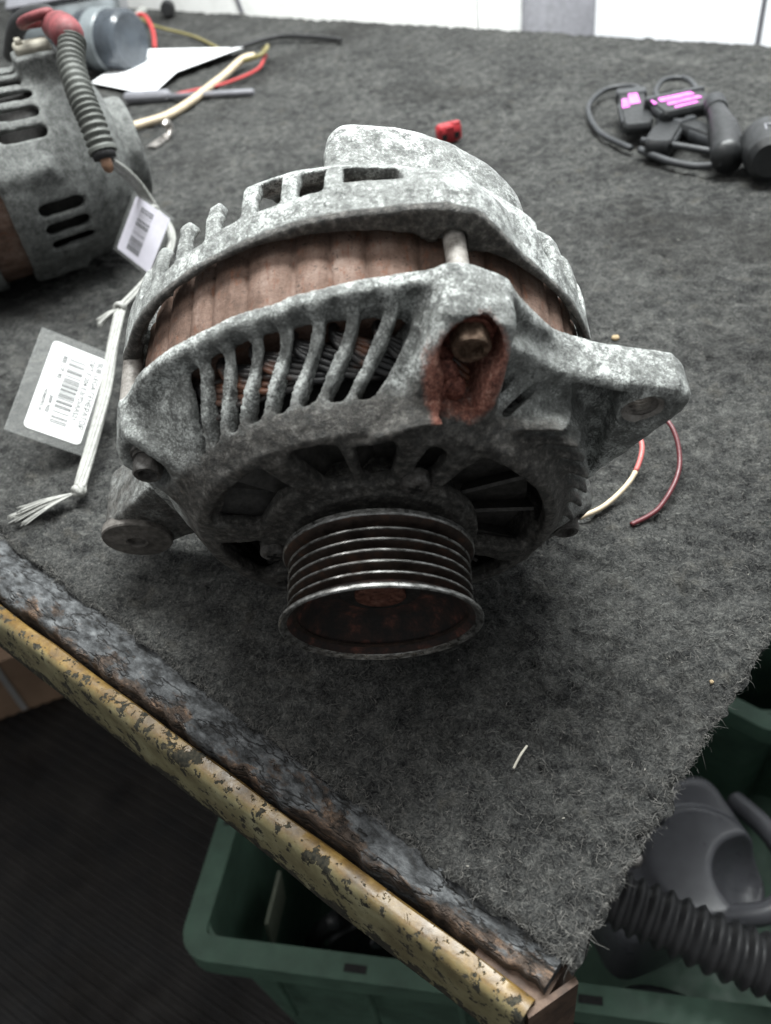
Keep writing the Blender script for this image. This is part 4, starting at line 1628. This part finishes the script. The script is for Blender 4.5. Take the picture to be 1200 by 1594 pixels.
for pts, r in ([(232, 640, 5), (222, 690, 4), (231, 752, 5), (257, 786, 7), (278, 772, 10), (272, 730, 14)], 4.0), \
              ([(282, 700, 14), (290, 750, 8), (308, 780, 9), (326, 776, 9), (318, 730, 12), (300, 690, 14)], 4.0), \
              ([(236, 632, 6), (248, 604, 5), (262, 583, 6), (275, 572, 10)], 4.6), ([(240, 640, 10), (258, 612, 12), (276, 590, 12)], 4.0), \
              ([(300, 690, 14), (298, 660, 18), (290, 630, 16)], 5.0):
    mb = MB()
    mb.tube(spline(pts, 12), r * .58, 12)
    hpart('cable', mb, 'grey_black', None, True)


def conn_box(c, size, rz, tilt, mark):
    m_ = Matrix.Rotation(rz, 3, 'Z') @ Matrix.Rotation(tilt, 3, 'X')
    mb = MB()
    mb.box(c, size, m_, 2.5)
    b = hpart('connector_body', mb, 'black_plastic', None, False, 40)
    mb = MB()
    mb.box(np.array(c) + np.array(m_ @ Vector((0, size[1] * .40, size[2] * .1))), (size[0] * 1.12, size[1] * .16, size[2] * 1.1), m_, 1.5)
    hpart('collar', mb, 'grey_black', None, False, 40)
    mb = MB()
    for (x0, x1, y0, y1) in mark:
        V = [np.array(c) + np.array(m_ @ Vector((x, y, z))) for z in (size[2] / 2 + .1, size[2] / 2 + .5) for x, y in ((x0, y0), (x1, y0 + 1.5), (x1 - 1, y1), (x0 + 1.2, y1 - 1.0))]
        mb.add(V, [(3, 2, 1, 0), (4, 5, 6, 7), (0, 1, 5, 4), (1, 2, 6, 5), (2, 3, 7, 6), (3, 0, 4, 7)])
    if mark:
        hpart('paint_mark', mb, 'pink')
    for sx_ in (-1, 1):
        mb = MB()
        mb.box(np.array(c) + np.array(m_ @ Vector((sx_ * size[0] * .5, -size[1] * .1, 0))), (2.4, size[1] * .5, size[2] * .7), m_, .8)
        hpart('latch', mb, 'grey_black', None, False, 40)
    return b


conn_box((250, 690, 16), (22, 70, 9), -.22, .10, [(-4, 5, 2, 28), (-10, -4, -4, 14)])
conn_box((282, 672, 20), (46, 32, 10), .15, .10, [(-17, 13, 3, 13), (-15, 15, -5, 1), (-13, 8, -12, -7.5), (-24, -20.5, 1, 10)])
conn_box((258, 640, 10), (20, 54, 12), -.55, .0, [])
conn_box((285, 628, 10), (16, 64, 12), .30, .0, [])
mb = MB()
mb.tube([(300, 655, 26), (296, 640, 24), (293, 626, 22), (290, 612, 20), (286, 596, 17), (280, 578, 14), (277, 569, 13)], [5, 7, 8, 10.5, 11.5, 11.5, 10.5], 20)
hpart('plug', mb, 'black_plastic', None, True)
mb = MB()
for k in range(5):
    t_ = .05 + k * .045
    p_ = np.array([300, 655, 26]) * (1 - t_) + np.array([286, 596, 17]) * t_
    mb.tube([p_, p_ + np.array([-.6, -2.2, -.3])], [8.2, 8.2], 16)
hpart('gland', mb, 'grey_black', None, False, 40)
hs2 = thing('connector', 'black round plug with pale ribs cut by the right picture edge', 'connector', (.303, .566, .0), -.35)
mb = MB()
mb.lathe([(.1, -24), (11, -24), (15, -20), (17, -8), (17, 14), (14, 18), (.1, 18)], 32, (0, 0, 18))
mb.build('body', M['black_plastic'], hs2, False, None, 35)
for (x_, z_, sx_, sz_) in ((-4, 32.5, 2, 12), (4, 32.5, 2, 12), (0, 34, 7, 2)):
    mb = MB()
    mb.box((x_, -4, z_ + .5), (sx_, sz_, 3.0), Matrix.Rotation(0, 3, 'X'), .5)
    mb.build('rib', M['grey_plastic'], hs2)
mb = MB()
mb.tube(spline([(0, 16, 18), (10, 40, 14), (40, 60, 8)], 6), 5, 10)
mb.build('cable', M['grey_black'], hs2, True)

# crumbs and a straw on the carpet
M['straw'] = plain('pale_straw', (.55, .52, .44), .6)
wire('straw', 'pale splinter of straw lying on the near carpet', [(28, 137, 1.2), (31, 140.6, 2.2), (34, 144, 1.6)], .42, M['straw'], 'straw')
M['crumb'] = plain('tan_crumb', (.45, .34, .20), .8)
for (x, y, r_, lb) in ((138, 380, 2.2, 'tan crumb lying on the carpet above the mounting ear'), (101, 158, .9, 'tiny pale crumb near the right carpet edge')):
    mb = MB()
    V = []
    for i in range(5):
        for j in range(8):
            th, fi = math.pi * i / 4, 2 * math.pi * j / 8
            k = r_ * rnd.uniform(.75, 1.15)
            V.append((k * math.sin(th) * math.cos(fi), k * math.sin(th) * math.sin(fi), r_ * .6 + k * .7 * math.cos(th)))
    mb.add(V, [(i * 8 + j, i * 8 + (j + 1) % 8, (i + 1) * 8 + (j + 1) % 8, (i + 1) * 8 + j) for i in range(4) for j in range(8)])
    tag(mb.build('crumb', M['crumb'], None, True, (x * MM, y * MM, 0)), lb, 'crumb')

# ------------------------------------------------------------------ below the bench
mb = MB()
ribs = []
md = np.array([.80, -.60])
mat_o = thing('floor_mat', 'dark ribbed rubber mat on the floor below the bench', 'mat', (-.42, .43, FLOOR * MM + .0), math.atan2(-.60, .80))
mb = MB()
mb.box((0, 0, 2), (900, 1000, 8))
mb.build('sheet', M['mat'], mat_o)
mb = MB()
for k in range(70):
    mb.box((0, -490 + k * 14, 7.2), (896, 6.0, 3.2), None, 1.0)
o = mb.build('ribs', M['mat'], mat_o)
o['kind'] = 'stuff'

M['green'] = plain('dusty_green_plastic', (.060, .112, .080), .6, 0, .3, 25)
ca, cb_ = np.array([.966, -.257]), np.array([.257, .966])
cr = thing('storage_crate', 'green plastic storage crate with a flat rim below the bench corner', 'crate', (-.226, .275, FLOOR * MM + .012), math.atan2(-.257, .966))
CW, CD, CH = 620, 400, 318


def wall_ring(mb, x0, x1, y0, y1, z0, z1, th, taper=0.0, rad=28):
    out, inn = rounded(x0, x1, y0, y1, rad, 6), rounded(x0 + th, x1 - th, y0 + th, y1 - th, max(2, rad - th), 6)
    outb = rounded(x0 + taper, x1 - taper, y0 + taper, y1 - taper, rad, 6)
    innb = rounded(x0 + th + taper, x1 - th - taper, y0 + th + taper, y1 - th - taper, max(2, rad - th), 6)
    n4 = len(out)
    V = [(x, y, z0) for x, y in outb] + [(x, y, z1) for x, y in out] + [(x, y, z1) for x, y in inn] + [(x, y, z0) for x, y in innb]
    F = []
    for i in range(n4):
        j = (i + 1) % n4
        for k in range(4):
            k2 = (k + 1) % 4
            F.append((k * n4 + i, k * n4 + j, k2 * n4 + j, k2 * n4 + i))
    mb.add(V, F)
    return mb


mb = MB()
wall_ring(mb, 14, CW - 14, 14, CD - 14, 8, CH - 2, 3.5, 18)
mb.slab(rounded(33, CW - 33, 33, CD - 33, 20, 6), 2, 10)
mb.build('tub', M['green'], cr, False, None, 40)
mb = MB()
wall_ring(mb, 0, CW, 0, CD, CH - 5, CH, 20, 0, 26)
wall_ring(mb, 0, CW, 0, CD, CH - 26, CH - 4.5, 3.0, 0, 26)
rim = mb.build('rim', M['green'], cr, False, None, 40)
for (x_, y_) in ((150, 9), (330, 9), (500, 9), (10, 118), (10, 260)):
    mb = MB()
    mb.box((x_, y_, CH + .3), (18 if y_ == 9 else 6, 6 if y_ == 9 else 8, 1.0))
    mb.build('rim_slot', M['black_hole'], cr)
for k in range(7):
    mb = MB()
    mb.box((70 + k * 80, 12, CH - 90), (6, 6, 130), None, 1.5)
    mb.build('rib', M['green'], cr)


def under(name, label, cat, loc, rz=0.0):
    return thing(name, label, cat, tuple(np.array(loc) * MM), rz)


# things lying in the crate
M['dark_metal'] = plain('oily_dark_casting', (.028, .030, .032), .5, .3, .5, 60)
M['tan_part'] = plain('greasy_tan_cover', (.16, .115, .085), .6, 0, .35, 30)
g = under('motor_cover', 'tan rounded cover lying in the green crate, half under the yellow bench edge', 'cover', (-30, 400, -640), .5)
mb = MB()
mb.lathe([(.1, -60), (46, -56), (60, -36), (64, 0), (64, 40), (40, 60), (.1, 60)], 36, (0, 0, 90))
mb.build('shell', M['tan_part'], g, True)
mb = MB()
mb.lathe([(66, 30), (72, 32), (72, 44), (66, 46)], 36, (0, 0, 90))
mb.build('flange', M['tan_part'], g, False, None, 35)
g = under('bracket', 'dark metal bracket with a hole lying at the bottom of the green crate', 'bracket', (-70, 345, -757), .3)
mb = MB()
mb.prism([(x * .9, z * .9) for x, z in rounded(-60, 60, 0, 190, 18)], -8, 8)
mb.build('plate', M['dark_metal'], g)
mb = MB()
mb.lathe([(9, -11), (16, -11), (16, 11), (9, 11)], 24, (0, 0, 120))
mb.build('eye', M['grey_plastic'], g, False, None, 35)
mb = MB()
mb.tube(spline([(-50, 10, 20), (-70, 20, 110), (-40, 0, 190)], 8), 9, 10)
mb.build('arm', M['dark_metal'], g, True)
g = under('label_card', 'small pale card lying against the left inner wall of the green crate', 'card', (-160, 338, -500), -.26)
mb = MB()
mb.box((0, 0, -38), (3, 48, 62), Matrix.Rotation(.12, 3, 'Y'))
M['card'] = plain('greenish_card', (.13, .15, .11), .7)
mb.build('sheet', M['card'], g)

# black hose and plastic shroud at the right
M['hose'] = plain('black_ribbed_hose', (.030, .030, .032), .42, 0, .3, 60)
hz = spline([(70, 300, -395), (105, 262, -395), (150, 232, -400), (205, 198, -408), (260, 176, -420), (330, 170, -430)], 34)
hose = under('ribbed_hose', 'thick black corrugated hose lying over the crate below the bench corner', 'hose', (100, 260, -430))
mb = MB()
rr = [20.0 + 2.4 * math.cos(2 * math.pi * i / 6.0) for i in range(len(hz))]
mb.tube(hz - np.array([100, 260, -430]), rr, 28)
mb.build('sleeve', M['hose'], hose, True)
mb = MB()
mb.tube([hz[0] - np.array([100, 260, -430]) + np.array([-8, 8, 0]), hz[0] - np.array([100, 260, -430]) + np.array([14, -14, 0])], [25, 25], 28)
mb.build('cuff', M['hose'], hose, False, None, 40)

M['shroud'] = plain('scuffed_black_plastic', (.115, .117, .13), .34, 0, .3, 14)
sh = under('air_box', 'scuffed black plastic air box with a handle, in the crate right of the bench corner', 'air box', (190, 300, -560), .2)


def airbox(X, Y, Z):
    d = smax(smax(np.abs(X) - 72, np.abs(Y) - 55, 22), np.abs(Z - 60) - 52, 14)
    d = smin(d, smax(np.hypot(X - 20, Y + 20) - 46, np.abs(Z - 108) - 10, 5), 8)
    d = smax(d, -(np.sqrt((X - 52) ** 2 + (Y + 46) ** 2 + ((Z - 112) * .8) ** 2) - 34), 4)
    dent = smax(np.abs(X + 18) - 26, np.abs(Y - 22) - 5, 2)
    d = smax(d, -np.maximum(dent, 109 - Z), 2)
    return d


casting('case', airbox, (-90, -80, 0), (90, 70, 126), 2.2, M['shroud'], sh)
mb = MB()
mb.tube(spline([(10, -60, 108), (46, -72, 116), (80, -52, 112), (92, -10, 96), (90, 30, 80)], 10), [9] * 41, 14)
mb.build('handle', M['shroud'], sh, True)
mb = MB()
mb.lathe([(.1, -3), (4, -3), (6, 0), (6, 4), (.1, 4)], 20, (-30, 0, 0))
V = [(x, z, 116 - y) for x, y, z in mb.V]
mb2 = MB()
mb2.add(V, mb.F)
mb2.build('screw', M['steel_bright'], sh, True)
wire('hose', 'dark curved pipe end at the bottom of the crate under the black hose', [(70, 190, -560), (110, 205, -540), (150, 215, -535), (200, 200, -560)], 14, M['dark_metal'], 'hose')

cr2 = under('storage_crate', 'second dark green crate with a pale tag, at the right picture edge under the bench', 'crate', (330, 380, FLOOR + 12), .75)
mb = MB()
wall_ring(mb, 14, 400 - 14, 14, 300 - 14, 8, 316, 3.5, 14)
mb.slab(rounded(30, 370, 30, 270, 20, 6), 2, 10)
mb.build('tub', M['green'], cr2, False, None, 40)
mb = MB()
wall_ring(mb, 0, 400, 0, 300, 313, 318, 18, 0, 26)
wall_ring(mb, 0, 400, 0, 300, 296, 313.5, 3, 0, 26)
mb.build('rim', M['green'], cr2, False, None, 40)
mb = MB()
mb.box((60, 10, 240), (11, 2, 34))
mb.build('tag', M['beige'], cr2)

# cardboard box under the bench at the left
M['cardboard'] = plain('brown_cardboard', (.27, .175, .115), .8, 0, .18, 20)
M['cardboard_in'] = plain('grey_cardboard_face', (.30, .29, .28), .8, 0, .15, 20)
cbx = under('cardboard_box', 'brown cardboard box on the floor below the left end of the bench edge', 'box', (-640, 790, FLOOR + 2), .26)
mb = MB()
mb.box((0, 130, 110), (300, 250, 214), None, 2)
mb.build('body', M['cardboard'], cbx)
mb = MB()
mb.box((0, -26, 196), (296, 66, 3), Matrix.Rotation(.5, 3, 'X'))
fl = mb.build('flap', M['cardboard'], cbx)
mb = MB()
mb.box((150, -16, 120), (26, 40, 2), Matrix.Rotation(.5, 3, 'X'))
mb.build('lining', M['cardboard_in'], cbx)
mb = MB()
mb.box((40, 3.2, 100), (9, 2, 180))
mb.build('crease', M['cardboard_in'], cbx)

# ------------------------------------------------------------------ white wall and boards behind the bench
n = Nodes('white_wall_paint')
n.set(color=n.ramp(n.noise(5, 4), [(.3, (.70, .71, .73)), (.7, (.80, .81, .83))]), rough=.6)
n.bump(n.noise(60, 4), .1, .002)
M['wall'] = n.m
mb = MB()
wl = [bw(1120, -900)[:2], bw(1120, 2600)[:2], bw(1180, 2600)[:2], bw(1180, -900)[:2]]
mb.slab(wl, FLOOR, 1600)
tag(mb.build('wall', M['wall']), 'white wall behind the workbench', 'wall', kind='structure')
M['white_board'] = plain('white_sheet_board', (.74, .75, .78), .35, 0, .06, 12, .05)
M['white_pack'] = plain('creased_white_wrap', (.76, .76, .74), .5, 0, .1, 18, .9)


def board_thing(name, label, cat, u0, u1, v0, v1, z0, z1, mat, lean=0.0):
    c = bw((u0 + u1) / 2, (v0 + v1) / 2, z0)
    o = thing(name, label, cat, tuple(np.array(c) * MM), math.atan2(D1[1], D1[0]))
    mb = MB()
    mb.box((0, 0, (z1 - z0) / 2), (abs(v1 - v0), abs(u1 - u0), z1 - z0), Matrix.Rotation(lean, 3, 'X'), 3)
    mb.build('panel', M[mat], o, False, None, 40)
    return o


o = board_thing('white_board', 'white smooth board standing behind the bench at the right', 'board', 1010, 1030, 250, 560, FLOOR, 150, 'white_board')
mb = MB()
mb.box((-60, 10.5, 465), (5, 2.0, 900))
mb.build('joint', M['grey_plastic'], o)
o = board_thing('grey_board', 'pale grey board leaning behind the bench in the middle', 'board', 1035, 1060, 500, 760, FLOOR, 160, 'grey_plastic', .08)
o = board_thing('wrapped_pack', 'creased white wrapped pack standing behind the bench at the left', 'pack', 950, 1060, 700, 1500, FLOOR, 60, 'white_pack')
mb = MB()
mb.box((90, 56, 800), (8, 4, 90), Matrix.Rotation(.3, 3, 'Y'))
mb.build('strap', M['grey_plastic'], o)
